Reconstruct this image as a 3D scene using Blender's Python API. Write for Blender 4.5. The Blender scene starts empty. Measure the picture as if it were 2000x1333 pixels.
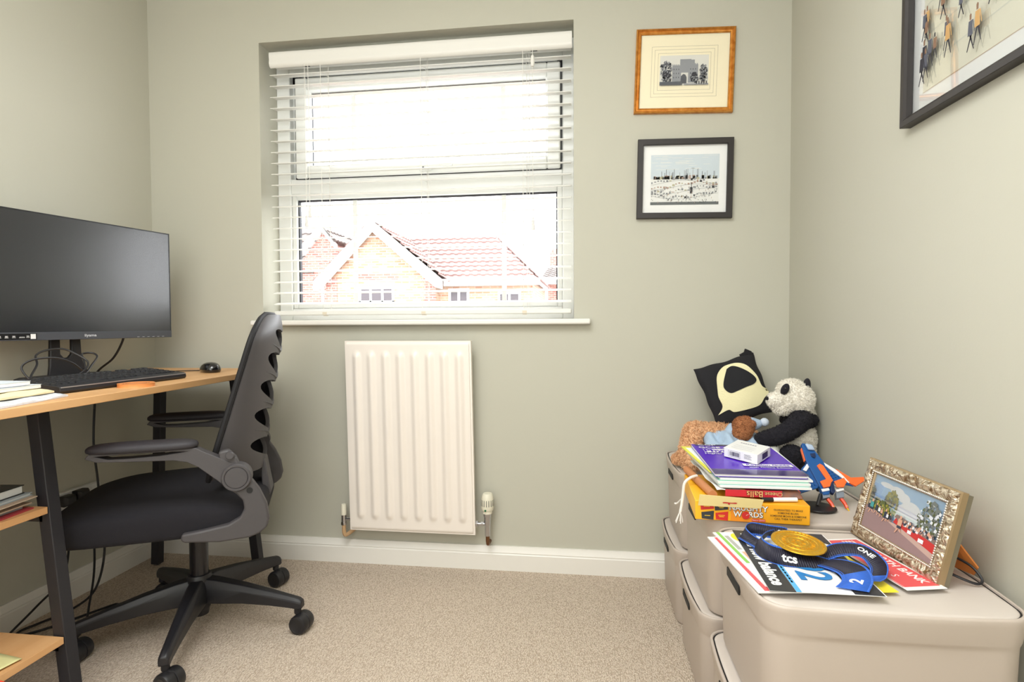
import bpy, bmesh, math, random
from mathutils import Vector, Matrix, Euler, noise
random.seed(7)
sc = bpy.context.scene
COL = sc.collection
PI = math.pi
# ------------------------------------------------------------------ camera
def cam_rot(yaw, pitch, roll):
    cy, sy = math.cos(yaw), math.sin(yaw); cp, sp = math.cos(pitch), math.sin(pitch); cr, sr = math.cos(roll), math.sin(roll)
    Rz = Matrix(((cy, -sy, 0), (sy, cy, 0), (0, 0, 1)))
    Rx = Matrix(((1, 0, 0), (0, cp, -sp), (0, sp, cp)))
    Ry = Matrix(((cr, 0, sr), (0, 1, 0), (-sr, 0, cr)))
    return Rz @ Rx @ Ry
R = cam_rot(.13, -.0289, .0048)
cd = bpy.data.cameras.new('camera'); cam = bpy.data.objects.new('camera', cd); COL.objects.link(cam)
cd.sensor_width = 36; cd.lens = 1096.86 / 2000 * 36; cd.clip_start = .02; cd.clip_end = 300
m = Matrix((R.col[0], R.col[2], -R.col[1])).transposed().to_4x4(); m.translation = Vector((1.6902, -2.02, .8981))
cam.matrix_world = m; sc.camera = cam
# ------------------------------------------------------------------ world, lights, exposure
w = bpy.data.worlds.new('overcast_sky'); sc.world = w; w.use_nodes = True
bg = w.node_tree.nodes['Background']; bg.inputs[0].default_value = (.95, .975, 1, 1); bg.inputs[1].default_value = 6.6
sc.view_settings.view_transform = 'Standard'; sc.view_settings.look = 'None'; sc.view_settings.gamma = 1
sc.view_settings.exposure = 0.5
def area(name, loc, rot, sx, sy, power, col):
    l = bpy.data.lights.new(name, 'AREA'); l.shape = 'RECTANGLE'; l.size = sx; l.size_y = sy; l.energy = power; l.color = col
    o = bpy.data.objects.new(name, l); o.location = loc; o.rotation_euler = rot; COL.objects.link(o); return o
# unseen fill lights added to brighten the room; daylight comes from the sky
area('overhead_fill_light', (1.25, -1.55, 2.10), (0, 0, 0), .9, .9, 17, (.975, .995, 1))  # added overhead fill standing in for a ceiling lamp
area('rear_fill_light', (1.15, -2.9, 1.35), (PI/2, 0, 0), 1.7, 1.5, 14, (.975, .995, 1))  # added fill behind the camera; no doorway is there
area('bounce_fill_light', (1.45, -2.3, 1.35), (PI, 0, 0), .5, .5, 20, (.975, .995, 1))  # added fill aimed at the ceiling to even out the upper walls
# ------------------------------------------------------------------ materials
def lin(c):
    c = c / 255; return c / 12.92 if c <= .04045 else ((c + .055) / 1.055) ** 2.4
def rgb(c): return (lin(c[0]), lin(c[1]), lin(c[2]), 1)
MATS = {}
def mat(name, c, rough=.5, metal=0, bump=None, var=None, coat=0, emis=None, alpha=None, spec=None):
    if name in MATS: return MATS[name]
    m = bpy.data.materials.new(name); m.use_nodes = True; nt = m.node_tree; b = nt.nodes['Principled BSDF']
    b.inputs['Base Color'].default_value = rgb(c); b.inputs['Roughness'].default_value = rough; b.inputs['Metallic'].default_value = metal
    if coat: b.inputs['Coat Weight'].default_value = coat
    if spec is not None: b.inputs['Specular IOR Level'].default_value = spec
    if var or bump:
        tc = nt.nodes.new('ShaderNodeTexCoord')
    if var:     # (scale, second colour, low, high[, stretch])
        n = nt.nodes.new('ShaderNodeTexNoise'); n.inputs['Scale'].default_value = var[0]; n.inputs['Detail'].default_value = 4
        mp = nt.nodes.new('ShaderNodeMapping'); mp.inputs['Scale'].default_value = var[4] if len(var) > 4 else (1, 1, 1)
        nt.links.new(tc.outputs['Object'], mp.inputs[0]); nt.links.new(mp.outputs[0], n.inputs['Vector'])
        r = nt.nodes.new('ShaderNodeValToRGB'); r.color_ramp.elements[0].position = var[2]; r.color_ramp.elements[1].position = var[3]
        r.color_ramp.elements[0].color = rgb(c); r.color_ramp.elements[1].color = rgb(var[1])
        nt.links.new(n.outputs['Fac'], r.inputs[0]); nt.links.new(r.outputs[0], b.inputs['Base Color'])
    if bump:    # (scale, strength, distance[, stretch])
        n = nt.nodes.new('ShaderNodeTexNoise'); n.inputs['Scale'].default_value = bump[0]; n.inputs['Detail'].default_value = 5
        mp = nt.nodes.new('ShaderNodeMapping'); mp.inputs['Scale'].default_value = bump[3] if len(bump) > 3 else (1, 1, 1)
        nt.links.new(tc.outputs['Object'], mp.inputs[0]); nt.links.new(mp.outputs[0], n.inputs['Vector'])
        bp = nt.nodes.new('ShaderNodeBump'); bp.inputs['Strength'].default_value = bump[1]; bp.inputs['Distance'].default_value = bump[2]
        nt.links.new(n.outputs['Fac'], bp.inputs['Height']); nt.links.new(bp.outputs[0], b.inputs['Normal'])
    MATS[name] = m; return m
def glass_mat(name, tint=(1, 1, 1), gloss=.08, rough=0.0):
    if name in MATS: return MATS[name]
    m = bpy.data.materials.new(name); m.use_nodes = True; nt = m.node_tree; nt.nodes.clear()
    o = nt.nodes.new('ShaderNodeOutputMaterial'); mx = nt.nodes.new('ShaderNodeMixShader'); t = nt.nodes.new('ShaderNodeBsdfTransparent')
    g = nt.nodes.new('ShaderNodeBsdfGlossy'); g.inputs['Roughness'].default_value = rough; t.inputs[0].default_value = (*tint, 1)
    fr = nt.nodes.new('ShaderNodeLayerWeight'); fr.inputs[0].default_value = .25
    mr = nt.nodes.new('ShaderNodeMath'); mr.operation = 'MULTIPLY'; mr.inputs[1].default_value = gloss * 6
    nt.links.new(fr.outputs['Fresnel'], mr.inputs[0]); nt.links.new(mr.outputs[0], mx.inputs[0])
    nt.links.new(t.outputs[0], mx.inputs[1]); nt.links.new(g.outputs[0], mx.inputs[2]); nt.links.new(mx.outputs[0], o.inputs[0])
    MATS[name] = m; return m
def sheer_mat(name, c, opac, rough=.8):
    if name in MATS: return MATS[name]
    m = mat(name, c, rough); b = m.node_tree.nodes['Principled BSDF']; b.inputs['Alpha'].default_value = opac; return m
# ------------------------------------------------------------------ mesh builder
def sset(o, **k):
    for a, b in k.items(): o[a] = b
    return o
class MB:
    def __init__(s): s.v = []; s.f = []; s.m = []; s.T = None
    def add(s, vs, fs, mi=0):
        b = len(s.v)
        for p in vs:
            p = Vector(p); s.v.append(s.T @ p if s.T else p)
        for f in fs: s.f.append([i + b for i in f]); s.m.append(mi)
    def box(s, x0, x1, y0, y1, z0, z1, mi=0):
        s.add([(x, y, z) for z in (z0, z1) for y in (y0, y1) for x in (x0, x1)],
              [(0, 2, 3, 1), (4, 5, 7, 6), (0, 1, 5, 4), (2, 6, 7, 3), (0, 4, 6, 2), (1, 3, 7, 5)], mi)
    def bar(s, p0, p1, w, h, up=(0, 0, 1), mi=0):
        p0 = Vector(p0); p1 = Vector(p1); d = (p1 - p0).normalized(); up = Vector(up); sx = d.cross(up).normalized(); uz = sx.cross(d)
        vs = [p + sx * a * w / 2 + uz * b * h / 2 for p in (p0, p1) for a, b in ((-1, -1), (1, -1), (1, 1), (-1, 1))]
        s.add(vs, [(0, 1, 2, 3), (7, 6, 5, 4), (0, 4, 5, 1), (1, 5, 6, 2), (2, 6, 7, 3), (3, 7, 4, 0)], mi)
    def loft(s, loops, mi=0, cap0=True, cap1=True, closed=True):
        n = len(loops[0]); b = len(s.v)
        vs = [p for l in loops for p in l]; fs = []
        for i in range(len(loops) - 1):
            for j in range(n if closed else n - 1):
                k = (j + 1) % n; fs.append((i * n + j, i * n + k, (i + 1) * n + k, (i + 1) * n + j))
        if cap0: fs.append(tuple(reversed(range(n))))
        if cap1: fs.append(tuple(range((len(loops) - 1) * n, len(loops) * n)))
        s.add(vs, fs, mi)
    def prism(s, poly, fn, a, b, mi=0):
        s.loft([[fn(p[0], p[1], a) for p in poly], [fn(p[0], p[1], b) for p in poly]], mi)
    def cyl(s, p0, p1, r0, r1=None, n=20, mi=0, cap=True):
        r1 = r0 if r1 is None else r1
        p0 = Vector(p0); p1 = Vector(p1); d = (p1 - p0).normalized(); a = d.orthogonal().normalized(); b = d.cross(a)
        s.loft([[p + (a * math.cos(t) + b * math.sin(t)) * r for t in [2 * PI * i / n for i in range(n)]] for p, r in ((p0, r0), (p1, r1))], mi, cap, cap)
    def lathe(s, prof, c=(0, 0, 0), axis=(0, 0, 1), n=24, mi=0):
        c = Vector(c); d = Vector(axis).normalized(); a = d.orthogonal().normalized(); b = d.cross(a)
        s.loft([[c + d * z + (a * math.cos(t) + b * math.sin(t)) * max(r, 1e-5) for t in [2 * PI * i / n for i in range(n)]] for r, z in prof], mi)
    def tube(s, pts, r, n=8, mi=0, smooth=6, flat=None):
        P = [Vector(p) for p in pts]
        if smooth and len(P) > 2: P = catmull(P, smooth)
        loops = []; prev = None
        for i, p in enumerate(P):
            d = (P[min(i + 1, len(P) - 1)] - P[max(i - 1, 0)])
            d = d.normalized() if d.length > 1e-9 else Vector((0, 0, 1))
            if prev is None: a = d.orthogonal().normalized()
            else:
                a = prev - d * prev.dot(d); a = a.normalized() if a.length > 1e-6 else d.orthogonal().normalized()
            prev = a; b = d.cross(a); rr = r(i / (len(P) - 1)) if callable(r) else r
            loops.append([p + (a * math.cos(t) + b * math.sin(t)) * rr for t in [2 * PI * k / n for k in range(n)]])
        s.loft(loops, mi)
    def ell(s, c, r, rot=None, nu=20, nv=12, mi=0):
        c = Vector(c); M_ = Euler(rot).to_matrix() if rot else Matrix.Identity(3); r = (r, r, r) if not hasattr(r, '__len__') else r
        vs = [c + M_ @ Vector((0, 0, -r[2]))]
        for i in range(1, nv):
            ph = -PI / 2 + PI * i / nv
            for j in range(nu):
                th = 2 * PI * j / nu; vs.append(c + M_ @ Vector((r[0] * math.cos(ph) * math.cos(th), r[1] * math.cos(ph) * math.sin(th), r[2] * math.sin(ph))))
        vs.append(c + M_ @ Vector((0, 0, r[2]))); fs = []
        for j in range(nu):
            k = (j + 1) % nu; fs.append((0, 1 + k, 1 + j)); fs.append((len(vs) - 1, 1 + (nv - 2) * nu + j, 1 + (nv - 2) * nu + k))
            for i in range(nv - 2): fs.append((1 + i * nu + j, 1 + i * nu + k, 1 + (i + 1) * nu + k, 1 + (i + 1) * nu + j))
        s.add(vs, fs, mi)
    def grid(s, fn, nu, nv, mi=0):
        s.add([fn(i / nu, j / nv) for j in range(nv + 1) for i in range(nu + 1)],
              [(j * (nu + 1) + i, j * (nu + 1) + i + 1, (j + 1) * (nu + 1) + i + 1, (j + 1) * (nu + 1) + i) for j in range(nv) for i in range(nu)], mi)
    def mesh(s, me, M_, mi=0):
        s.add([M_ @ v.co for v in me.vertices], [tuple(p.vertices) for p in me.polygons], mi)
    def build(s, name, mats, parent=None, bevel=0, ang=35, sub=0, seg=2, solid=0, remesh=0, disp=None, flat=False, origin=None):
        me = bpy.data.meshes.new(name); off = Vector(origin) if origin else Vector()
        base = parent
        W_ = world_of(parent) if parent else Matrix.Translation(off)
        inv = W_.inverted()
        me.from_pydata([inv @ v for v in s.v], [], s.f)
        for x in (mats if isinstance(mats, (list, tuple)) else [mats]): me.materials.append(x)
        me.polygons.foreach_set('material_index', s.m); me.update()
        bm = bmesh.new(); bm.from_mesh(me)
        if not flat: bmesh.ops.recalc_face_normals(bm, faces=bm.faces)
        bm.to_mesh(me); bm.free()
        if not flat:
            me.polygons.foreach_set('use_smooth', [True] * len(me.polygons))
            if not (sub or remesh): me.set_sharp_from_angle(angle=math.radians(ang))
        o = bpy.data.objects.new(name, me); COL.objects.link(o)
        if parent: o.parent = parent
        else: o.location = off
        if solid:
            d = o.modifiers.new('s', 'SOLIDIFY'); d.thickness = solid; d.offset = 0
        if bevel:
            d = o.modifiers.new('b', 'BEVEL'); d.width = bevel; d.segments = seg; d.limit_method = 'ANGLE'; d.angle_limit = math.radians(30); d.harden_normals = False
        if remesh:
            d = o.modifiers.new('r', 'REMESH'); d.mode = 'VOXEL'; d.voxel_size = remesh; d.use_smooth_shade = True
            d = o.modifiers.new('sm', 'SMOOTH'); d.iterations = 6; d.factor = .5
        if sub:
            d = o.modifiers.new('u', 'SUBSURF'); d.levels = sub; d.render_levels = sub
        if disp:
            t = bpy.data.textures.new(name + '_fur', 'CLOUDS'); t.noise_scale = disp[0]; t.noise_depth = 3
            d = o.modifiers.new('d', 'DISPLACE'); d.texture = t; d.strength = disp[1]; d.mid_level = .5
        return o
LOCS = {}
def world_of(o):
    M_ = LOCS.get(o.name, Matrix.Identity(4)) if o.name in LOCS else Matrix.Translation(o.location)
    return M_ if not o.parent else world_of(o.parent)
def catmull(P, n):
    out = []
    for i in range(len(P) - 1):
        a = P[max(i - 1, 0)]; b = P[i]; c = P[i + 1]; d = P[min(i + 2, len(P) - 1)]
        for k in range(n):
            t = k / n
            out.append(.5 * ((2 * b) + (c - a) * t + (2 * a - 5 * b + 4 * c - d) * t * t + (3 * b - a - 3 * c + d) * t ** 3))
    out.append(P[-1]); return out
def thing(name, label, cat, loc=(0, 0, 0), group=None):
    o = bpy.data.objects.new(name, None); o.empty_display_size = .05; COL.objects.link(o); o.location = loc; LOCS[o.name] = Matrix.Translation(Vector(loc))
    o['label'] = label; o['category'] = cat
    if group: o['group'] = group
    return o
def tag(o, label, cat, group=None):
    o['label'] = label; o['category'] = cat
    if group: o['group'] = group
    return o
def struct(o): o['kind'] = 'structure'; return o
_tm = {}
def text_mesh(t, align='CENTER', bold=0):
    k = (t, align, bold)
    if k in _tm: return _tm[k]
    c = bpy.data.curves.new('txt', 'FONT'); c.body = t; c.align_x = align; c.align_y = 'CENTER'; c.size = 1; c.resolution_u = 3; c.offset = bold
    o = bpy.data.objects.new('txt', c); COL.objects.link(o)
    dg = bpy.context.evaluated_depsgraph_get(); me = bpy.data.meshes.new_from_object(o.evaluated_get(dg))
    bpy.data.objects.remove(o); _tm[k] = me; return me
class Sheet:
    """flat artwork on a surface: (u, v) in metres, layers a hair apart"""
    def __init__(s, mb, o, ux, uy, eps=.00025):
        s.mb = mb; s.o = Vector(o); s.ux = Vector(ux).normalized(); s.uy = Vector(uy).normalized(); s.n = s.ux.cross(s.uy).normalized(); s.k = 0; s.e = eps
    def P(s, u, v, h=None): return s.o + s.ux * u + s.uy * v + s.n * (s.k * s.e if h is None else h)
    def poly(s, pts, mi): s.k += 1; s.mb.add([s.P(*p) for p in pts], [tuple(range(len(pts)))], mi)
    def same(s, pts, mi): s.mb.add([s.P(*p) for p in pts], [tuple(range(len(pts)))], mi)
    def rect(s, u0, v0, u1, v1, mi): s.poly([(u0, v0), (u1, v0), (u1, v1), (u0, v1)], mi)
    def srect(s, u0, v0, u1, v1, mi): s.same([(u0, v0), (u1, v0), (u1, v1), (u0, v1)], mi)
    def disc(s, u, v, ru, rv, mi, n=20): s.poly([(u + ru * math.cos(2 * PI * i / n), v + rv * math.sin(2 * PI * i / n)) for i in range(n)], mi)
    def text(s, t, u, v, size, mi, ang=0, sx=1, align='CENTER', bold=0, shear=0):
        s.k += 1; me = text_mesh(t, align, bold); ca, sa = math.cos(ang), math.sin(ang)
        M_ = Matrix.Identity(4)
        ax = s.ux * ca + s.uy * sa; ay = -s.ux * sa + s.uy * ca
        a = ax * size * sx; b = (ay + ax * shear) * size; o = s.P(u, v)
        M_ = Matrix(((a.x, b.x, s.n.x, o.x), (a.y, b.y, s.n.y, o.y), (a.z, b.z, s.n.z, o.z), (0, 0, 0, 1)))
        s.mb.mesh(me, M_, mi)
def apply_bool(o, cut_mb):
    c = cut_mb.build('cutter', [mat('tmp', (0, 0, 0))], flat=False); d = o.modifiers.new('x', 'BOOLEAN'); d.operation = 'DIFFERENCE'; d.object = c; d.solver = 'EXACT'
    c.matrix_world = o.matrix_world @ Matrix.Identity(4) if False else c.matrix_world
    bpy.context.view_layer.update(); dg = bpy.context.evaluated_depsgraph_get()
    me = bpy.data.meshes.new_from_object(o.evaluated_get(dg)); o.modifiers.clear(); old = o.data; o.data = me; me.name = old.name
    bpy.data.objects.remove(c); return o
def make_furry(o, n, length, width, droop=.3, seed=1):
    """grow short tufts out of a plush part's own surface, inside the same mesh"""
    bpy.context.view_layer.update(); dg = bpy.context.evaluated_depsgraph_get(); me = bpy.data.meshes.new_from_object(o.evaluated_get(dg)); rnd = random.Random(seed)
    me.calc_loop_triangles(); tr = me.loop_triangles; V = [v.co.copy() for v in me.vertices]; N_ = [v.normal.copy() for v in me.vertices]
    ar = []; t_ = 0
    for t in tr: t_ += t.area; ar.append(t_)
    import bisect
    vs = [tuple(v) for v in V]; fs = [tuple(p.vertices) for p in me.polygons]
    for k in range(n):
        t = tr[min(bisect.bisect(ar, rnd.random() * t_), len(tr) - 1)]; a, b = rnd.random(), rnd.random()
        if a + b > 1: a, b = 1 - a, 1 - b
        i, j, l = t.vertices; p = V[i] * (1 - a - b) + V[j] * a + V[l] * b; nn = (N_[i] + N_[j] + N_[l]).normalized()
        r_ = Vector((rnd.uniform(-1, 1), rnd.uniform(-1, 1), rnd.uniform(-1, 1) - droop)); d = (nn + r_ * .75).normalized(); s_ = d.cross(Vector((rnd.uniform(-1, 1), rnd.uniform(-1, 1), rnd.uniform(-1, 1)))).normalized()
        ln = length * rnd.uniform(.5, 1.1); q = len(vs); p0 = p - nn * width * .5; mid = p0 + d * ln * .55; e = mid + (d + r_ * .6).normalized() * ln * .45
        vs += [tuple(p0 + s_ * width * .6), tuple(p0 - s_ * width * .6), tuple(mid - s_ * width * .45), tuple(mid + s_ * width * .45), tuple(e)]; fs += [(q, q + 1, q + 2, q + 3), (q + 3, q + 2, q + 4)]
    m2 = bpy.data.meshes.new(o.data.name); m2.from_pydata(vs, [], fs); m2.materials.append(o.data.materials[0]); m2.polygons.foreach_set('use_smooth', [True] * len(m2.polygons)); m2.update()
    o.modifiers.clear(); o.data = m2; return o
# shared materials
PAINT = (192, 190, 176)
wall_m = mat('sage_wall_paint', PAINT, .75, bump=(220, .06, .002))
ceil_m = mat('ceiling_white', (238, 238, 234), .8)
white = mat('white_gloss_paint', (236, 233, 226), .35)
upvc = mat('white_upvc', (238, 239, 236), .3)
gasket = mat('black_gasket', (22, 22, 30), .6)
blindm = mat('white_blind_slat', (233, 231, 225), .45)
black = mat('black_plastic', (30, 29, 32), .42)
blackm = mat('black_powder_coat', (38, 37, 42), .5, bump=(400, .1, .001))
dkfab = mat('black_fabric', (24, 22, 28), .95, bump=(900, .4, .001))
grey = mat('charcoal_plastic', (72, 69, 71), .5, bump=(500, .08, .001))
chrome = mat('chrome', (200, 200, 205), .18, 1)
# ------------------------------------------------------------------ room shell
WX = 2.378; CZ = 2.167; YF = -3.1
wl, wr, wz0, wz1 = .462, 1.650, .902, 1.972
mb = MB()
for b in ((-.1, wl, 0, CZ), (wr, WX + .1, 0, CZ), (wl, wr, 0, wz0), (wl, wr, wz1, CZ)): mb.box(b[0], b[1], 0, .26, b[2], b[3])
struct(mb.build('wall_back', wall_m))
mb = MB(); mb.box(-.1, 0, YF, 0, 0, CZ); struct(mb.build('wall_left', wall_m))
mb = MB(); mb.box(WX, WX + .1, YF, 0, 0, CZ); struct(mb.build('wall_right', wall_m))
mb = MB(); mb.box(-.1, WX + .1, YF - .1, YF, 0, CZ); struct(mb.build('wall_front', wall_m))
mb = MB(); mb.box(-.1, WX + .1, YF - .1, .26, CZ, CZ + .1); struct(mb.build('ceiling', ceil_m))
# carpet: looped twist pile
cm = bpy.data.materials.new('beige_carpet'); cm.use_nodes = True; nt = cm.node_tree; b = nt.nodes['Principled BSDF']; b.inputs['Roughness'].default_value = 1; b.inputs['Specular IOR Level'].default_value = .1
tc = nt.nodes.new('ShaderNodeTexCoord'); mp = nt.nodes.new('ShaderNodeMapping'); mp.inputs['Scale'].default_value = (1.35, .55, 1)
vo = nt.nodes.new('ShaderNodeTexVoronoi'); vo.inputs['Scale'].default_value = 260
n1 = nt.nodes.new('ShaderNodeTexNoise'); n1.inputs['Scale'].default_value = 360; n1.inputs['Detail'].default_value = 3
n2 = nt.nodes.new('ShaderNodeTexNoise'); n2.inputs['Scale'].default_value = 5
for x in (vo, n1): nt.links.new(mp.outputs[0], x.inputs['Vector'])
nt.links.new(tc.outputs['Object'], mp.inputs[0]); nt.links.new(tc.outputs['Object'], n2.inputs['Vector'])
r = nt.nodes.new('ShaderNodeValToRGB'); e = r.color_ramp.elements; e[0].position = .3; e[0].color = rgb((186, 168, 148)); e[1].position = .62; e[1].color = rgb((232, 218, 202))
nt.links.new(n1.outputs['Fac'], r.inputs[0])
mx = nt.nodes.new('ShaderNodeMix'); mx.data_type = 'RGBA'; mx.inputs['B'].default_value = rgb((160, 140, 120)); r2 = nt.nodes.new('ShaderNodeMapRange'); r2.inputs[1].default_value = .35; r2.inputs[2].default_value = .75; r2.inputs[4].default_value = .6
nt.links.new(vo.outputs['Distance'], r2.inputs[0]); nt.links.new(r2.outputs[0], mx.inputs['Factor']); nt.links.new(r.outputs[0], mx.inputs['A']); nt.links.new(mx.outputs['Result'], b.inputs['Base Color'])
bp = nt.nodes.new('ShaderNodeBump'); bp.inputs['Strength'].default_value = .7; bp.inputs['Distance'].default_value = .004; bp.invert = True
nt.links.new(vo.outputs['Distance'], bp.inputs['Height']); nt.links.new(bp.outputs[0], b.inputs['Normal'])
mb = MB(); mb.box(-.1, WX + .1, YF - .1, .26, -.1, 0); struct(mb.build('floor', cm))
# skirting: profile swept along the wall
prof = [(0, 0), (.016, 0), (.016, .058), (.0125, .062), (.0145, .064), (.0145, .066), (.009, .078), (.007, .0868), (0, .0868)]
def skirting(name, fn, a, b): mb = MB(); mb.prism(prof, fn, a, b); return struct(mb.build(name, white, ang=20))
skirting('baseboard_back', lambda d, z, t: (t, -d, z), 0, WX)
skirting('baseboard_left', lambda d, z, t: (d, t, z), YF, 0)
skirting('baseboard_right', lambda d, z, t: (WX - d, t, z), YF, 0)
# window board with rounded nose and horns
mb = MB()
mb.box(wl - .034, wr + .058, -.036, 0, wz0 - .003, wz0 + .017)
mb.box(wl, wr, 0, .12, wz0, wz0 + .017)
struct(mb.build('trim_1', white, bevel=.006, seg=3))
# ------------------------------------------------------------------ window
win = MB(); Y0, Y1 = .12, .18; z0 = wz0 + .017
fx0, fx1, fz0, fz1 = wl, wr, z0, wz1
TR0, TR1 = 1.425, 1.487      # transom
iw = .045
win.box(fx0, fx0 + .055, Y0, Y1, fz0, fz1); win.box(fx1 - .045, fx1, Y0, Y1, fz0, fz1)
win.box(fx0 + .055, fx1 - .045, Y0, Y1, fz0, fz0 + .048); win.box(fx0 + .055, fx1 - .045, Y0, Y1, fz1 - .07, fz1); win.box(fx0 + .055, fx1 - .045, Y0, Y1, TR0, TR1)
W1 = struct((win.box(fx0 + .05, fx0 + .1, .150, .175, TR1, fz1 - .06), win.box(fx1 - .07, fx1 - .04, .150, .175, TR1, fz1 - .06), win.box(fx0 + .05, fx1 - .04, .150, .175, fz1 - .11, fz1 - .06), win)[3].build('window_1', upvc, bevel=.004, origin=(1.05, .12, z0)))
LOCS['window_1'] = Matrix.Translation(Vector((1.05, .12, z0)))
# lower fixed light: bead + gasket + glass
def ring(mb, x0, x1, z0, z1, t, ya, yb, mi=0):
    mb.box(x0, x0 + t, ya, yb, z0, z1, mi); mb.box(x1 - t, x1, ya, yb, z0, z1, mi)
    mb.box(x0 + t, x1 - t, ya, yb, z0, z0 + t, mi); mb.box(x0 + t, x1 - t, ya, yb, z1 - t, z1, mi)
lx0, lx1, lz0, lz1 = fx0 + .055, fx1 - .045, fz0 + .048, TR0
m1 = MB(); ring(m1, lx0, lx1, lz0, lz1, .02, .128, .168); m1.build('glazing_bead', upvc, W1, bevel=.004)
m1 = MB(); ring(m1, lx0 + .0195, lx1 - .0195, lz0 + .0195, lz1 - .0195, .005, .140, .158); m1.build('gasket', gasket, W1)
gl = glass_mat('window_glass', gloss=.05)
m1 = MB(); m1.box(lx0 + .02, lx1 - .02, .146, .150, lz0 + .02, lz1 - .02); m1.build('glass_pane', gl, W1)
# upper top-hung casement
cx0, cx1, cz0, cz1 = fx0 + .085, fx1 - .052, TR1 - .002, fz1 - .092
m1 = MB(); ring(m1, cx0 - .004, cx1 + .004, cz0 - .002, cz1 + .004, .006, .114, .120); m1.build('casement_gasket', gasket, W1)
m1 = MB(); ring(m1, cx0, cx1, cz0, cz1, .05, .105, .165); cas = m1.build('casement', upvc, W1, bevel=.006, seg=3)
m1 = MB(); ring(m1, cx0 + .0495, cx1 - .0495, cz0 + .0295, cz1 - .0295, .006, .12, .15); m1.build('casement_bead', upvc, W1)
m1 = MB(); ring(m1, cx0 + .053, cx1 - .053, cz0 + .053, cz1 - .053, .003, .138, .15); m1.build('casement_seal', gasket, W1)
m1 = MB(); m1.box(cx0 + .05, cx1 - .05, .144, .148, cz0 + .05, cz1 - .05); m1.build('glass_pane', gl, W1)
for x in (.775, 1.378):
    m1 = MB(); m1.box(x - .009, x + .009, .1445, .1475, lz0 + .02, lz1 - .02); m1.build('glazing_bar', upvc, W1)
    m1 = MB(); m1.box(x - .009, x + .009, .1425, .1495, cz0 + .05, cz1 - .05); m1.build('glazing_bar', upvc, W1)
m1 = MB(); m1.box(1.055, 1.105, .097, .105, 1.493, 1.517); m1.bar((1.08, .09, 1.506), (1.19, .085, 1.510), .012, .012)
hd = m1.build('window_handle', upvc, W1, bevel=.004, seg=3)
m1 = MB(); m1.cyl((1.072, .0965, 1.505), (1.072, .0955, 1.505), .004); m1.build('keyhole', black, hd)
# ------------------------------------------------------------------ venetian blind
BX0, BX1 = .492, 1.640
bl = thing('venetian_blind', 'white wooden venetian blind hanging in the window recess, slats open', 'blind', (1.06, .03, .92))
m1 = MB()
vp = [(.022, 1.884), (.014, 1.888), (.010, 1.900), (.012, 1.912), (.010, 1.925), (.010, 1.936), (.014, 1.941), (.022, 1.943)]
m1.prism(vp, lambda y, z, t: (t, y, z), BX0 + .004, BX1 + .004)
m1.build('valance', blindm, bl, ang=50)
m1 = MB(); m1.box(BX0 + .01, BX1, .0225, .066, 1.896, 1.938); m1.build('headrail', blindm, bl)
dk = mat('dark_slot', (20, 20, 22), .6)
m1 = MB()
for x in (.632, 1.506): m1 = MB(); m1.box(x - .012, x + .012, .03, .045, 1.892, 1.8965); m1.build('cord_lock', dk, bl)
zs = [1.863 - .04181 * i for i in range(22)]
m1 = MB(); W_, N = .045, 6
pts = [(.0215 + W_ * i / N, .0022 * (1 - (2 * i / N - 1) ** 2)) for i in range(N + 1)]
pts = pts + [(y, z - .0024) for y, z in reversed(pts)]
for i, z in enumerate(zs):
    m1 = MB(); m1.prism(pts, lambda y, zz, t: (t, y, z + zz - .012 * (y - .044) / .0225 * (-.35)), BX0, BX1); m1.build('slat', blindm, bl, ang=40)
m1 = MB(); m1.box(BX0, BX1, .023, .065, .938, .956); br = m1.build('bottom_rail', blindm, bl, bevel=.004)
for x in (.70, 1.09, 1.47):
    m1 = MB()
    m1.cyl((x - .003, .0205, .955), (x - .003, .0205, 1.893), .0011, n=5); m1.cyl((x + .006, .0675, .955), (x + .006, .0675, 1.893), .0011, n=5); m1.cyl((x + .018, .044, .955), (x + .018, .044, 1.893), .0009, n=5)
    for z in zs: m1.cyl((x - .003, .0205, z - .004), (x + .006, .0675, z - .004), .0006, n=4)
    m1.build('ladder_cord', blindm, bl)
    m1 = MB(); m1.box(x - .008, x + .008, .028, .04, .9535 - .018, .939 - .0); m1.box(x - .008, x + .008, .02, .0232, .940, .950); m1.build('cord_plug', mat('cream_plug', (222, 210, 190), .5), bl)
for x, zt in ((.636, 1.30), (.650, 1.335), (1.503, 1.265)):
    m1 = MB(); m1.cyl((x, .016, zt), (x, .016, 1.89), .0011, n=5); m1.build('pull_cord', blindm, bl)
    m1 = MB(); m1.lathe([(.001, .022), (.0035, .02), (.007, -.02), (.0065, -.024), (.001, -.025)], (x, .016, zt)); m1.build('cord_tassel', mat('grey_tassel', (232, 229, 226), .5), bl)
m1 = MB(); m1.lathe([(.001, .02), (.005, .018), (.0075, 0), (.0075, -.012), (.005, -.02), (.001, -.021)], (1.503, .016, 1.845)); m1.build('cord_connector', blindm, bl)
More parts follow.
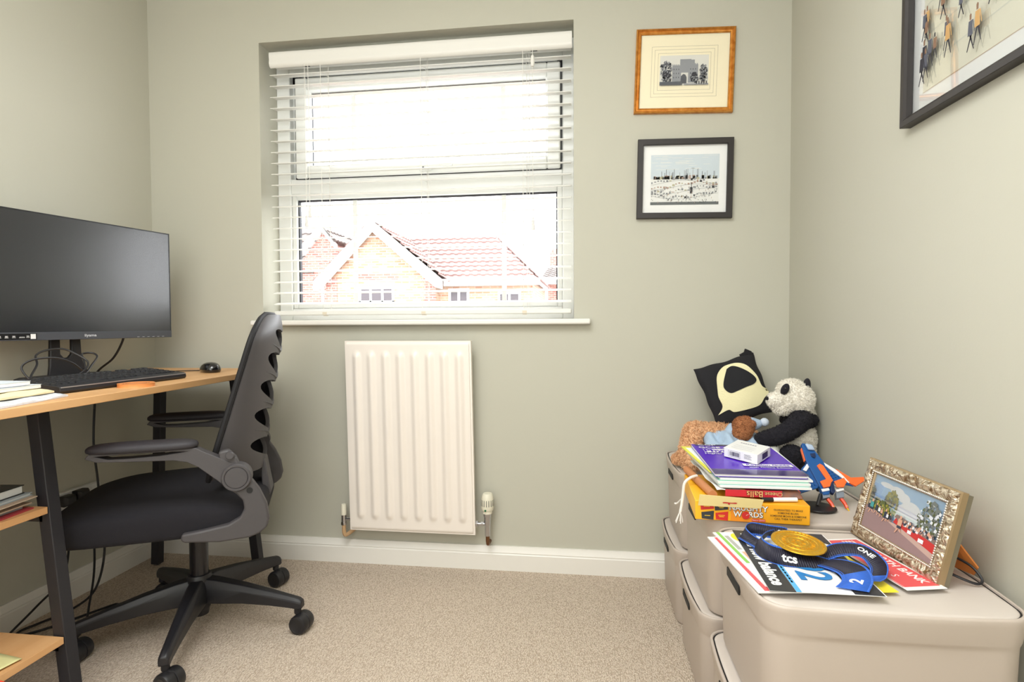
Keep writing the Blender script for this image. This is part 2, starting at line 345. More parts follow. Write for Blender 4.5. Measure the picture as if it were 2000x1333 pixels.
# ------------------------------------------------------------------ radiator
rx0, rx1, rz0, rz1, ry = .824, 1.292, .146, .842, -.07
radm = mat('cream_radiator_enamel', (240, 231, 222), .32)
rad = thing('radiator', 'cream single panel radiator fixed to the wall under the window', 'radiator', ((rx0 + rx1) / 2, -.04, rz0))
m1 = MB(); nx, nz = 192, 90; W_ = rx1 - rx0; H_ = rz1 - rz0
def rdepth(x, z):
    d = 0
    for k in range(8):
        c = .045 + k * (W_ - .088) / 7
        dz = 0
        za, zb = .062, H_ - .058
        if z < za: dz = za - z
        elif z > zb: dz = z - zb
        q = math.hypot((x - c), dz * .9)
        if q < .02: d = max(d, .5 + .5 * math.cos(q / .02 * PI))
    e = min(x, W_ - x, z, H_ - z)
    base = -.007 if e < .0062 else 0
    return base + .0085 * d
def rf(a, b):
    x, z = a * W_, b * H_; e = min(x, W_ - x, z, H_ - z)
    return (rx0 + x + (1 - b) * .011 - .004, ry - rdepth(x, z) - b * .004 + (.004 if e < .002 else 0), rz0 + z)
m1.grid(rf, nx, nz)
pn = m1.build('radiator_panel', radm, rad, ang=60)
m1 = MB()
def sh(b): return (1 - b) * .011 - .004
m1.loft([[(rx0 + sh(0), ry + .004, rz0), (rx1 + sh(0), ry + .004, rz0), (rx1 + sh(0), ry + .018, rz0), (rx0 + sh(0), ry + .018, rz0)],
         [(rx0 + sh(1), ry + 0, rz1), (rx1 + sh(1), ry + 0, rz1), (rx1 + sh(1), ry + .018, rz1), (rx0 + sh(1), ry + .018, rz1)]])
for x in (rx0 + .11, rx1 - .11): m1.box(x, x + .03, ry + .015, 0, rz0 + .08, rz1 - .1)
m1.build('radiator_back', radm, rad)
ivory = mat('ivory_plastic', (232, 227, 208), .4); copper = mat('painted_copper', (196, 160, 120), .45); oldbrass = mat('tarnished_brass', (120, 84, 58), .4, .8)
X = 1.341; Y = -.05
m1 = MB(); m1.cyl((rx1 + .004, Y, .182), (rx1 + .014, Y, .182), .012, n=6); m1.cyl((rx1 + .012, Y, .182), (X, Y, .182), .006); m1.cyl((rx1 + .025, Y, .182), (rx1 + .035, Y, .182), .0085, n=6)
m1.lathe([(.001, -.04), (.010, -.038), (.010, 0), (.012, .004), (.012, .03), (.014, .034), (.014, .05), (.001, .051)], (X, Y, .178)); m1.build('valve_body', chrome, rad)
m1 = MB(); m1.lathe([(.001, 0), (.017, 0), (.017, .008), (.0205, .012), (.0225, .02), (.022, .05), (.0195, .066), (.016, .072), (.001, .073)], (X, Y, .222), n=28)
vh = m1.build('thermostat_head', ivory, rad)
m1 = MB()
for k in range(16):
    a = 2 * PI * k / 16; m1.box(-.0012, .0012, -.0008, .0008, 0, .022) if False else m1.bar((X + .0224 * math.cos(a), Y + .0224 * math.sin(a), .25), (X + .0215 * math.cos(a), Y + .0215 * math.sin(a), .272), .0022, .0016, up=(math.cos(a), math.sin(a), 0))
m1.build('vent_slots', mat('slot_grey', (90, 92, 88), .6), vh)
m1 = MB(); m1.cyl((X - .004, Y - .021, .237), (X - .004, Y - .0232, .237), .0036, n=14); m1.build('green_mark', mat('green_dot', (0, 96, 60), .4), vh)
m1 = MB(); m1.cyl((X, Y, .142), (X, Y, .118), .007, n=12); m1.tube([(X, Y, .12), (X, Y + .005, .108), (X, Y + .03, .103), (X, 0, .103)], .0065); m1.build('valve_pipe', oldbrass, rad)
X = .799
m1 = MB(); m1.lathe([(.001, 0), (.010, 0), (.0105, .03), (.0085, .04), (.001, .042)], (X, Y, .195)); m1.build('lockshield_cap', ivory, rad)
m1 = MB(); m1.cyl((X, Y, .196), (X, Y, .165), .009); m1.cyl((X, Y, .168), (X, Y, .158), .011, n=6); m1.cyl((X, Y, .180), (rx0 + .008, Y, .180), .006); m1.build('lockshield_valve', chrome, rad)
m1 = MB(); m1.tube([(X, Y, .16), (X, Y, .13), (X + .006, Y + .005, .118), (X + .02, Y + .03, .126), (X + .035, -.0, .140)], .0075); m1.build('pipe_tail', copper, rad)
# ------------------------------------------------------------------ storage boxes
boxm = mat('taupe_plastic', (192, 179, 168), .42, bump=(900, .05, .0006))
lidm = mat('taupe_lid', (208, 198, 189), .45, bump=(900, .05, .0006))
def rloop(hx, hy, r, z, bow=0, cx=0, cy=0, n=10, m_=12):
    pts = []
    def side(p, q, nrm):
        for i in range(m_):
            t = i / m_; s = 1 - abs(2 * t - 1) ** 2.2
            pts.append((p[0] + (q[0] - p[0]) * t + nrm[0] * bow * s, p[1] + (q[1] - p[1]) * t + nrm[1] * bow * s, z))
    def corner(cx_, cy_, a0):
        for i in range(n):
            a = a0 + PI / 2 * i / n; pts.append((cx_ + r * math.cos(a), cy_ + r * math.sin(a), z))
    side((hx, -hy + r), (hx, hy - r), (1, 0)); corner(hx - r, hy - r, 0)
    side((hx - r, hy), (-hx + r, hy), (0, 1)); corner(-hx + r, hy - r, PI / 2)
    side((-hx, hy - r), (-hx, -hy + r), (-1, 0)); corner(-hx + r, -hy + r, PI)
    side((-hx + r, -hy), (hx - r, -hy), (0, -1)); corner(hx - r, -hy + r, 3 * PI / 2)
    return [(p[0] + cx, p[1] + cy, p[2]) for p in pts]
def storage_box(x0, x1, y0, y1, z0, h, label, grp='taupe lidded storage boxes stacked along the right wall'):
    cx, cy = (x0 + x1) / 2, (y0 + y1) / 2; hx, hy = (x1 - x0) / 2 - .007, (y1 - y0) / 2 - .007
    t = thing('storage_box', label, 'storage box', (cx, cy, z0), grp)
    L = lambda i, z, bow=0, r=.042: rloop(hx - i, hy - i, r, z0 + z, bow, cx, cy)
    m1 = MB()
    m1.loft([L(.022, .0), L(.0135, .0035), L(.011, .012), L(.0068, h - .056), L(.0062, h - .050), L(.0052, h - .0465, .0035), L(.0042, h - .042, .0048), L(.001, h - .012, .0056), L(.000, h - .004, .0062), L(.0012, h - .0008, .006), L(.003, h, .006), L(.0048, h - .001, .0058),
             L(.0055, h - .006, .0055), L(.0056, h - .02, .005)], cap1=True)
    m1.build('box_body', boxm, t, ang=50)
    m1 = MB(); m1.loft([L(.0085, h - .019, .005, .038), L(.0078, h - .0045, .005, .038), L(.009, h - .0025, .0045, .038), L(.014, h - .002, .003, .036), L(.03, h - .0035, 0, .03)])
    m1.build('lid', lidm, t, ang=50)
    m1 = MB(); m1.loft([L(.0054, h - .0035, .0055, .04), L(.0082, h - .0035, .0052, .038)], cap0=False, cap1=False); m1.build('lid_gap', dk, t)
    # hand hole in the end that faces the room
    m1 = MB(); xs = x0 + .0075 - .0045
    pl = [(-.034, .012), (.040, .012), (.046, .006), (.046, -.006), (-.024, -.006), (-.034, .002)]
    zc = z0 + h - .040
    pl = [(cy - .042, zc + .009), (cy + .042, zc + .009), (cy + .042, zc - .008), (cy - .042, zc - .008)]
    m1.prism(pl, lambda y, z, a: (a, y, z), xs, xs + .004); m1.build('handle_slot', dk, t, bevel=.0015)
    return t
BXH = .2295
storage_box(1.942, 2.368, -.352, -.018, 0, BXH, 'taupe plastic storage box on the floor in the far corner, under the soft toys\' box')
storage_box(1.942, 2.368, -.724, -.372, 0, BXH, 'taupe plastic storage box on the floor, under the box holding the yellow game box')
storage_box(1.946, 2.368, -1.118, -.752, 0, BXH, 'taupe plastic storage box on the floor, under the box with race papers and medal')
storage_box(1.955, 2.372, -.360, -.018, BXH, BXH, 'taupe lidded storage box in the far corner with the soft toys on it')
storage_box(1.955, 2.372, -.735, -.368, BXH, BXH, 'taupe lidded storage box with the yellow game box and booklets on it')
storage_box(1.957, 2.360, -1.128, -.765, BXH, BXH + .002, 'taupe lidded storage box nearest the camera, with race papers and a photo frame on it')
BT = BXH * 2
# ------------------------------------------------------------------ desk
wood = mat('oak_laminate', (205, 155, 102), .42, var=(14, (222, 176, 124), .35, .7, (1, .06, 1)))
wooded = mat('oak_laminate_edge', (204, 150, 98), .45, var=(20, (224, 178, 126), .3, .7, (1, .08, 1)))
DZ = .742
desk = thing('computer_desk', 'oak topped computer desk with black metal legs and side shelves against the left wall', 'desk', (.3, -.75, 0))
def quad_slab(mb, pts, z0, z1, mi=0): mb.prism(pts, lambda x, y, z: (x, y, z), z0, z1, mi)
m1 = MB(); quad_slab(m1, [(.030, -.088), (.555, -.088), (.618, -1.48), (.030, -1.48)], DZ - .018, DZ); m1.build('desktop', wood, desk, bevel=.001)
LW = .030
def leg(x0, x1, y, z1=DZ - .018):
    m1 = MB(); m1.bar((x1, y, .006), (x0, y, z1), LW, LW, up=(0, 1, 0)); m1.cyl((x1, y, 0), (x1, y, .008), .012, n=16, mi=1)
    m1.build('leg', [blackm, chrome], desk, bevel=.002)
leg(.120, .090, -.12); leg(.418, .500, -.12)
leg(.120, .100, -.88); leg(.432, .508, -.88)
leg(.120, .100, -1.42); leg(.45, .52, -1.42)
m1 = MB()
for y, xr in ((-.12, .42), (-.88, .44), (-1.42, .45)): m1.bar((.11, y, DZ - .031), (xr, y, DZ - .031), .026, .026)
m1.bar((.11, -.12, DZ - .031), (.11, -1.42, DZ - .031), .026, .026)
m1.build('top_rail', blackm, desk)
for z, xr, xl in ((.488, .455, .105), (.188, .487, .10)):
    m1 = MB(); quad_slab(m1, [(xl - .02, -.898), (xr + .018, -.898), (xr + .028, -1.40), (xl - .02, -1.40)], z - .016, z); m1.build('shelf', wooded, desk, bevel=.001)
    for yy in (-.885, -1.41): m1 = MB(); m1.bar((xl, yy, z - .027), (xr, yy, z - .027), .02, .02); m1.build('shelf_rail', blackm, desk)
# ------------------------------------------------------------------ office chair
T = Matrix.Translation((.553, -.508, 0)) @ Matrix.Rotation(math.radians(25.8), 4, 'Z')   # local x = backwards, local y = away from camera
ch = thing('office_chair', 'black and charcoal swivel office chair with mesh back, turned to the desk', 'office chair', (.553, -.508, 0))
def CM(): m = MB(); m.T = T; return m
Ti = T.inverted()
# base
blk = mat('black_nylon', (30, 29, 33), .42, bump=(500, .12, .001))
m1 = MB(); m1.T = Matrix.Translation((.553, -.508, 0)); m1.lathe([(.001, .045), (.024, .045), (.026, .06), (.034, .075), (.036, .15), (.030, .165), (.001, .166)], n=28); hubb = m1.build('base_hub', blk, ch)
for a in (4, 76, 148, 220, 292):
    ar = math.radians(a); d = Vector((math.cos(ar), math.sin(ar), 0)); s_ = Vector((-d.y, d.x, 0)); c0 = Vector((.553, -.508, 0))
    m1 = MB(); loops = []
    for t, zt, th, wd in ((.0, .158, .072, .060), (.06, .152, .066, .052), (.14, .138, .052, .042), (.22, .120, .040, .034), (.285, .104, .032, .028), (.305, .099, .031, .027), (.314, .092, .022, .024)):
        p = c0 + d * t; loops.append([p + s_ * (wd / 2 * x) + Vector((0, 0, zt - th / 2 + th / 2 * y)) for x, y in ((-1, -1), (1, -1), (1, .35), (.55, 1), (-.55, 1), (-1, .35))])
    m1.loft(loops); m1.cyl(c0 + d * .298 + Vector((0, 0, .078)), c0 + d * .298 + Vector((0, 0, .052)), .010)
    m1.build('base_leg', blk, ch, bevel=.003, ang=30)
    # castor
    ca = math.radians(-8) + {4: .05, 76: -.1, 148: .3, 220: .2, 292: -.02}[a]; f = Vector((math.cos(ca), math.sin(ca), 0)); g = Vector((-f.y, f.x, 0))
    pc = c0 + d * .298 + f * .012 + Vector((0, 0, .0275))
    cst = MB(); cst.ell(pc + Vector((0, 0, .008)), (.019, .019, .021)); cst.cyl(pc - g * .006, pc + g * .006, .0215)
    o = cst.build('castor', black, ch)
    for sgn in (-1, 1):
        m1 = MB(); m1.lathe([(.001, .0008), (.026, .0008), (.0275, .002), (.0275, .010), (.0275, .020), (.0255, .0245), (.019, .0262), (.018, .0255), (.001, .0255)], pc, g * sgn, n=32); m1.build('castor_wheel', black, o, ang=40)
m1 = CM(); m1.cyl((0, 0, .16), (0, 0, .275), .025, n=28); m1.build('gas_column_cover', mat('glossy_black', (24, 23, 27), .25), ch)
m1 = CM(); m1.cyl((0, 0, .27), (0, 0, .33), .0135, n=20); m1.build('gas_piston', chrome, ch)
m1 = CM(); m1.box(-.13, .10, -.07, .07, .318, .350); m1.box(-.04, .04, -.035, .035, .300, .32); m1.build('tilt_mechanism', black, ch, bevel=.006)
m1 = CM(); m1.lathe([(.001, -.055), (.030, -.055), (.034, -.035), (.034, 0), (.001, .001)], (-.135, .06, .338)); m1.build('tension_knob', black, ch)
# seat cushion
def sup(hu, hv, z, n=4.0, cu=-.058, cv=0, N=64, zf=lambda u, v: 0):
    o = []
    for i in range(N):
        t = 2 * PI * i / N; c_, s_ = math.cos(t), math.sin(t)
        u = cu + hu * math.copysign(abs(c_) ** (2 / n), c_); v = cv + hv * math.copysign(abs(s_) ** (2 / n), s_)
        o.append((u, v, z + zf(u, v)))
    return o
m1 = CM()
zf = lambda u, v: .004 * math.cos(u * 12) - (.010 if u < -.22 else 0) * min(1, (-u - .22) / .08 if u < -.22 else 0)
m1.loft([sup(.240, .225, .349, 6), sup(.252, .240, .352, 6), sup(.257, .246, .362, 6), sup(.258, .248, .39, 6), sup(.257, .247, .412, 6, zf=zf), sup(.249, .239, .426, 5, zf=zf), sup(.22, .206, .433, 3.6, zf=zf), sup(.16, .15, .439, 3, zf=zf), sup(.08, .08, .441, 2.5, zf=zf)])
m1.build('seat_cushion', dkfab, ch, sub=1)
# backrest shell
def ue(z): return .066 + (z - .47) * .30                                  # edge of the shell
def uc(z): return .190 + max(0, z - .55) * .155 + max(0, .52 - z) * -.1   # ridge of the shell
def hw(z):                                                             # half width
    t = (z - .475) / (.932 - .475)
    return .205 * (1 - max(0, (t - .80) / .20) ** 2.4 * .62) * (1 - max(0, (.25 - t) / .25) ** 2 * .22)
def shell(q, z, out=0):
    v = q * hw(z); e, c_ = ue(z), uc(z)
    tt = max(0, (z - .86) / .072); c_ = c_ - (c_ - e) * .35 * tt ** 2
    prof = (1 - abs(q) ** 2.3) ** .75 if abs(q) < 1 else 0
    return Vector((e + (c_ - e) * prof + out, v, z))
NU, NV = 64, 90
m1 = CM()
def surf(off): return [[shell(-1 + 2 * i / NU, .478 + (.932 - .478) * j / NV, 0) + Vector((off * 1.0, 0, 0)) for i in range(NU + 1)] for j in range(NV + 1)]
outer = surf(0); inner = [[Vector((p.x - .011, p.y * .965, p.z)) for p in r_] for r_ in outer]
vs = [p for r_ in outer for p in r_] + [p for r_ in inner for p in r_]; K = NU + 1; off = K * (NV + 1); fs = []
for j in range(NV):
    for i in range(NU):
        a = j * K + i; fs.append((a, a + 1, a + K + 1, a + K)); fs.append((off + a, off + a + K, off + a + K + 1, off + a + 1))
for i in range(NU): fs.append((i, off + i, off + i + 1, i + 1)); a = NV * K + i; fs.append((a, a + 1, off + a + 1, off + a))
for j in range(NV): a = j * K; fs.append((a, a + K, off + a + K, off + a)); a += NU; fs.append((a, off + a, off + a + K, a + K))
m1.add(vs, fs); bs = m1.build('backrest_shell', grey, ch, ang=45)
cut = MB(); cut.T = Matrix.Translation(-Vector((.553, -.508, 0))) @ T
for zc, wv, hz in ((.868, .105, .023), (.792, .135, .029), (.710, .145, .030), (.628, .145, .030), (.545, .135, .027)):
    N = 28; lp = []
    for i in range(N):
        t = 2 * PI * i / N; y = wv * math.cos(t); zz = hz * math.sin(t) - .10 * abs(y) * (-1); zz = hz * math.sin(t) + .22 * abs(y) - .012
        lp.append((y, zc + zz))
    cut.prism(lp, lambda y, z, a: (a, y, z), .02, .4)
bs_w = bs.matrix_world.copy(); 
c = cut.build('cutter', [grey]); d = bs.modifiers.new('x', 'BOOLEAN'); d.operation = 'DIFFERENCE'; d.object = c; d.solver = 'EXACT'
c.location = (.553, -.508, 0); bpy.context.view_layer.update(); dg = bpy.context.evaluated_depsgraph_get()
me = bpy.data.meshes.new_from_object(bs.evaluated_get(dg)); bs.modifiers.clear(); bs.data = me; bpy.data.objects.remove(c)
me.polygons.foreach_set('use_smooth', [True] * len(me.polygons)); me.set_sharp_from_angle(angle=math.radians(40))
# raised ribs between the openings
for zc in (.832, .752, .670, .588):
    m1 = CM(); pts = []
    for i in range(-6, 7): q = i / 6 * .62; z = zc + .22 * abs(q * .2) - .012; p = shell(q, z); pts.append((p.x + .000, p.y, p.z))
    m1.tube(pts, lambda t: .0032 * math.sin(PI * min(max(t, .03), .97)) + .0004, n=6, smooth=3); m1.build('back_rib', grey, ch)
# front edge piping + mesh
m1 = CM()
loop = [shell(-1, .478 + (.932 - .478) * j / 40) for j in range(41)] + [shell(-1 + 2 * i / 20, .932) for i in range(1, 20)] + [shell(1, .932 - (.932 - .478) * j / 40) for j in range(41)]
loop = [Vector((p.x - .010 - (.0 if abs(p.y) > .06 else .0), p.y, p.z)) for p in loop]
top = [p for p in loop]
for p in top:
    if p.z > .93: p.x = ue(.932) + (p.x - ue(.932)) * .5
m1.tube(loop, .0075, n=8, smooth=0); m1.build('back_piping', mat('black_rubber', (18, 17, 21), .7), ch)
m1 = CM(); m1.grid(lambda a, b: (lambda z, q: (ue(z) - .008 + .022 * (1 - q * q), q * hw(z) * .97, z))(.482 + .446 * b, -1 + 2 * a), 16, 24)
m1.build('back_mesh', sheer_mat('black_mesh_fabric', (14, 14, 17), .8), ch, solid=.0015)
# lumbar/back bracket under the shell
m1 = CM(); m1.loft([[(.03, -.05, .335), (.03, .05, .335), (.03, .05, .35), (.03, -.05, .35)], [(.17, -.045, .345), (.17, .045, .345), (.16, .045, .365), (.16, -.045, .365)], [(.205, -.04, .40), (.205, .04, .40), (.18, .04, .41), (.18, -.04, .41)], [(.188, -.04, .50), (.188, .04, .50), (.175, .04, .50), (.175, -.04, .50)]])
m1.build('back_bracket', grey, ch, bevel=.004)
# arms
def arm(sg):
    m1 = CM()
    # big curved side bracket
    out = [(.100, .575), (.122, .580), (.140, .560), (.150, .535), (.172, .505), (.195, .470), (.212, .43), (.218, .39), (.212, .368), (.195, .354), (.170, .345), (.10, .341), (.018, .349), (.010, .356), (.013, .371), (.06, .376), (.12, .385), (.147, .400), (.158, .422), (.155, .444), (.140, .462), (.118, .480), (.108, .500)]
    m1.prism(out, lambda u, z, a: (u, sg * a, z), .236, .262)
    b = m1.build('arm_bracket', grey, ch, bevel=.006, seg=3)
    m1 = CM(); m1.lathe([(.001, .272), (.026, .272), (.0275, .270), (.029, .272), (.0335, .272), (.036, .268), (.036, .235), (.001, .235)], (.142, 0, .507), (0, sg, 0), n=36); m1.build('pivot_cap', grey, b, ang=30)
    m1 = CM(); m1.cyl((.172, sg * .262, .470), (.172, sg * .2635, .470), .0075); m1.build('screw_hole', dk, b)
    m1 = CM(); m1.lathe([(.001, .010), (.009, .010), (.010, .008), (.010, 0)], (.128, sg * .262, .566), (0, sg, 0)); m1.build('bracket_boss', grey, b)
    # swing arm and pad carrier
    m1 = CM()
    arm_ = [(.142, .540), (.10, .562), (.062, .582), (.050, .590), (-.10, .592), (-.18, .590), (-.188, .580), (-.165, .570), (-.10, .566), (.0, .562), (.03, .555), (.055, .540), (.10, .500), (.115, .485), (.145, .478)]
    m1.prism(arm_, lambda u, z, a: (u, sg * a, z), .232, .264)
    o = m1.build('armrest_frame', grey, ch)
    c_ = MB(); c_.T = Matrix.Translation(-Vector((.553, -.508, 0))) @ T
    c_.prism([(-.165, .5835), (-.10, .5855), (-.02, .5850), (.025, .5825), (-.03, .5765), (-.10, .5745), (-.14, .5755)], lambda u, z, a: (u, sg * a, z), .2, .3)
    c_ = c_.build('cutter', [grey]); d = o.modifiers.new('x', 'BOOLEAN'); d.operation = 'DIFFERENCE'; d.object = c_; d.solver = 'EXACT'; c_.location = (.553, -.508, 0)
    bpy.context.view_layer.update(); dg = bpy.context.evaluated_depsgraph_get(); me = bpy.data.meshes.new_from_object(o.evaluated_get(dg)); o.modifiers.clear(); o.data = me; bpy.data.objects.remove(c_)
    me.set_sharp_from_angle(angle=math.radians(35)); d = o.modifiers.new('b', 'BEVEL'); d.width = .004; d.segments = 2; d.limit_method = 'ANGLE'
    m1 = CM(); m1.T = T @ Matrix.Translation((0, sg * .249, 0))
    m1.loft([sup(.113, .026, .588, 3, -.068), sup(.121, .031, .592, 3, -.068), sup(.122, .032, .600, 3, -.068), sup(.118, .029, .607, 3, -.068), sup(.10, .02, .612, 2.6, -.068), sup(.06, .01, .6135, 2.4, -.068)])
    m1.build('armrest_pad', mat('soft_black_pad', (44, 41, 46), .6), ch, sub=1)
arm(-1); arm(1)
# ------------------------------------------------------------------ houses across the street (seen from an upstairs room)
def brick_mat(name, c1, c2, mortar, sc_=1):
    m = bpy.data.materials.new(name); m.use_nodes = True; nt = m.node_tree; b = nt.nodes['Principled BSDF']; b.inputs['Roughness'].default_value = .9
    tc = nt.nodes.new('ShaderNodeTexCoord'); sp = nt.nodes.new('ShaderNodeSeparateXYZ'); cb = nt.nodes.new('ShaderNodeCombineXYZ'); ad = nt.nodes.new('ShaderNodeMath')
    nt.links.new(tc.outputs['Object'], sp.inputs[0]); nt.links.new(sp.outputs[0], ad.inputs[0]); nt.links.new(sp.outputs[1], ad.inputs[1]); nt.links.new(ad.outputs[0], cb.inputs[0]); nt.links.new(sp.outputs[2], cb.inputs[1])
    t = nt.nodes.new('ShaderNodeTexBrick'); t.inputs['Scale'].default_value = 1; t.inputs['Brick Width'].default_value = .2; t.inputs['Row Height'].default_value = .067; t.inputs['Mortar Size'].default_value = .009
    t.inputs['Color1'].default_value = rgb(c1); t.inputs['Color2'].default_value = rgb(c2); t.inputs['Mortar'].default_value = rgb(mortar)
    nt.links.new(cb.outputs[0], t.inputs['Vector']); nt.links.new(t.outputs['Color'], b.inputs['Base Color']); return m
br_cream = brick_mat('buff_brick', (150, 106, 82), (172, 138, 112), (164, 152, 140))
br_red = brick_mat('red_brick', (136, 82, 74), (158, 106, 94), (160, 142, 132))
tile_m = mat('roof_tile', (140, 112, 106), .85, var=(9, (120, 96, 92), .3, .7)); tile_g = mat('grey_roof_tile', (104, 96, 92), .85)
dpane = mat('dark_window_pane', (60, 52, 56), .45); fascia = mat('white_fascia', (225, 225, 222), .5); ground_m = mat('tarmac', (120, 120, 118), .9)
m1 = MB(); m1.box(-60, 60, .6, 90, -2.75, -2.65); struct(m1.build('trim_2', ground_m))
def roof_slope(mb, a, b, c, d, pitch=.30, wave=.21, t=.02):
    """tiled slope between eave a-b and ridge d-c, rolled tiles in lapped rows"""
    a, b, c, d = map(Vector, (a, b, c, d)); L = (d - a).length; Wd = (b - a).length; nr = max(2, int(L / pitch)); ncol = max(4, int(Wd / wave * 6))
    n = (b - a).cross(d - a).normalized()
    if n.z < 0: n = -n
    for r_ in range(nr):
        loops = []
        for f, h in ((r_ / nr, .055), (r_ / nr + 1e-4, .055), ((r_ + 1.06) / nr, .012)):
            f_ = min(f, 1.0); p = a.lerp(d, f_); q = b.lerp(c, f_); w_ = (q - p).length
            loops.append([p.lerp(q, i / ncol) + n * (h + .022 * (1 if (i / ncol * Wd / wave + .0) % 1 < .5 else 0)) for i in range(ncol + 1)])
        loops[0] = [p - n * .05 for p in loops[0]]
        mb.loft(loops, 0, False, False, closed=False)
def house_window(x0, x1, y, z0, z1, house, nx=3, face=-1):
    m1 = MB(); ring(m1, x0, x1, z0, z1, .06, y - .03, y + .05)
    for k in range(1, nx): xx = x0 + (x1 - x0) * k / nx; m1.box(xx - .03, xx + .03, y - .03, y + .04, z0 + .05, z1 - .05)
    m1.box(x0, x1, y - .03, y + .04, z1 - .42, z1 - .36); m1.box(x0 - .05, x1 + .05, y - .08, y, z0 - .06, z0)
    f = m1.build('window', fascia, house); m1 = MB(); m1.box(x0 + .03, x1 - .03, y - .02, y - .008, z0 + .03, z1 - .03); m1.build('pane', dpane, f)
G = -2.65
# main gable house, facing the camera
h1 = thing('brick_house', 'buff brick house with white barge boards and a red tiled wing, seen through the window', 'house', (-2.4, 14, G))
gx0, gx1, ga, gap, gy = -5.05, -2.1, (-3.70), 3.42, 12.0
ev = 2.15
m1 = MB(); m1.prism([(gx0, G), (gx1, G), (gx1, ev), (ga, gap), (gx0, ev)], lambda x, z, y: (x, y, z), gy, gy + 5); m1.build('gable_wall', br_cream, h1, ang=20)
m1 = MB(); m1.box(gx1, .35, 12.35, 17, G, 2.08); m1.build('wing_wall', br_cream, h1)
m1 = MB(); roof_slope(m1, (-1.75, 11.75, 1.98), (-1.75, 17, 1.98), (ga, 17, gap + .12), (ga, 11.75, gap + .12)); roof_slope(m1, (gx0 - .2, 17, 2.03), (gx0 - .2, 11.75, 2.03), (ga, 11.75, gap + .12), (ga, 17, gap + .12)); m1.build('gable_roof', tile_m, h1, flat=True)
m1 = MB(); roof_slope(m1, (-2.6, 12.1, 2.02), (.52, 12.1, 2.02), (-1.03, 14.6, 3.55), (-4.4, 14.6, 3.55)); roof_slope(m1, (.52, 12.1, 2.02), (.52, 17, 2.02), (-1.03, 14.6, 3.55), (-1.03, 14.6, 3.55)); m1.build('wing_roof', tile_m, h1, flat=True)
for sg, xe in ((-1, gx0 - .22), (1, gx1 + .22)):
    m1 = MB(); m1.prism([(ga, gap + .16), (xe, ev - .10), (xe, ev - .34), (xe - sg * .16, ev - .30), (ga, gap - .12)], lambda x, z, y: (x, y, z), 11.72, 11.84); m1.build('barge_board', fascia, h1)
m1 = MB(); m1.box(-1.9, .56, 12.0, 12.1, 1.90, 2.02); m1.build('gutter', fascia, h1)
house_window(-4.15, -3.2, gy, 1.42, 2.05 - .15, h1); house_window(-1.85, -1.3, 12.35, 1.2, 1.85, h1, 2); house_window(-.55, .05, 12.35, 1.2, 1.75, h1, 2)
m1 = MB(); m1.box(-4.2, -3.1, gy - .012, gy, 2.07, 2.24); m1.build('brick_lintel', br_red, h1)
for x in (gx0, gx1 - .3): m1 = MB(); m1.box(x, x + .3, gy - .02, gy, G, ev - .02); m1.build('corner_brickwork', br_red, h1)
m1 = MB(); m1.cyl((-5.12, 11.93, G), (-5.12, 11.93, 2.0), .04, n=10); m1.build('drainpipe', fascia, h1)
# left neighbour
h2 = thing('brick_house', 'red brick house with a steep gable, partly hidden by the buff gable at the left', 'house', (-7.8, 15, G))
f = 15.3 / 14.02
def sc2(x, z): return 1.69 + (x - 1.69) * f, .898 + (z - .898) * f
ax, az = sc2(-5.12, 3.46)
m1 = MB(); m1.prism([(ax - 2.3, G), (ax + .42, G), (ax + .42, az - .63), (ax, az - .12), (ax - 2.3, az - 2.9)], lambda x, z, y: (x, y, z), 13.3, 18); m1.build('gable_wall', br_red, h2, ang=20)
m1 = MB(); m1.prism([(ax, az + .05), (ax + .44, az - .49), (ax + .44, az - .62), (ax, az - .08)], lambda x, z, y: (x, y, z), 13.1, 13.25); m1.build('barge_board', fascia, h2)
m1 = MB(); m1.prism([(ax, az + .05), (ax - 2.4, az - 2.25), (ax - 2.4, az - 2.45), (ax, az - .14)], lambda x, z, y: (x, y, z), 13.1, 13.25); m1.build('barge_board', fascia, h2)
m1 = MB(); roof_slope(m1, (ax - 3.6, 13.28, az - 1.3), (ax - .3, 13.28, az - 1.3), (ax - .1, 14.6, az + .26), (ax - 3.4, 14.6, az + .26)); roof_slope(m1, (ax + .42, 13.0, az - .42), (ax + .42, 18, az - .42), (ax, 18, az + .1), (ax, 13.0, az + .1)); m1.build('roof', tile_g, h2, flat=True)
# far house on the right
h3 = thing('brick_house', 'distant low house with a grey roof and brick chimney at the right of the view', 'house', (2.0, 19, G))
m1 = MB(); m1.box(.35, 5.5, 18.2, 23, G, 2.35); m1.build('wall', br_red, h3)
m1 = MB(); roof_slope(m1, (.15, 18, 2.52), (5.6, 18, 2.52), (5.6, 20.5, 3.25), (.3, 20.5, 3.25)); m1.build('roof', tile_g, h3, flat=True)
m1 = MB(); m1.box(.30, .62, 20.3, 20.7, 2.8, 3.75); m1.box(.36, .46, 20.4, 20.5, 3.75, 3.95); m1.box(.5, .58, 20.4, 20.5, 3.75, 3.9); m1.build('chimney', br_red, h3)
m1 = MB(); m1.box(.1, 5.6, 17.9, 18.05, 2.36, 2.46); m1.build('gutter', fascia, h3)
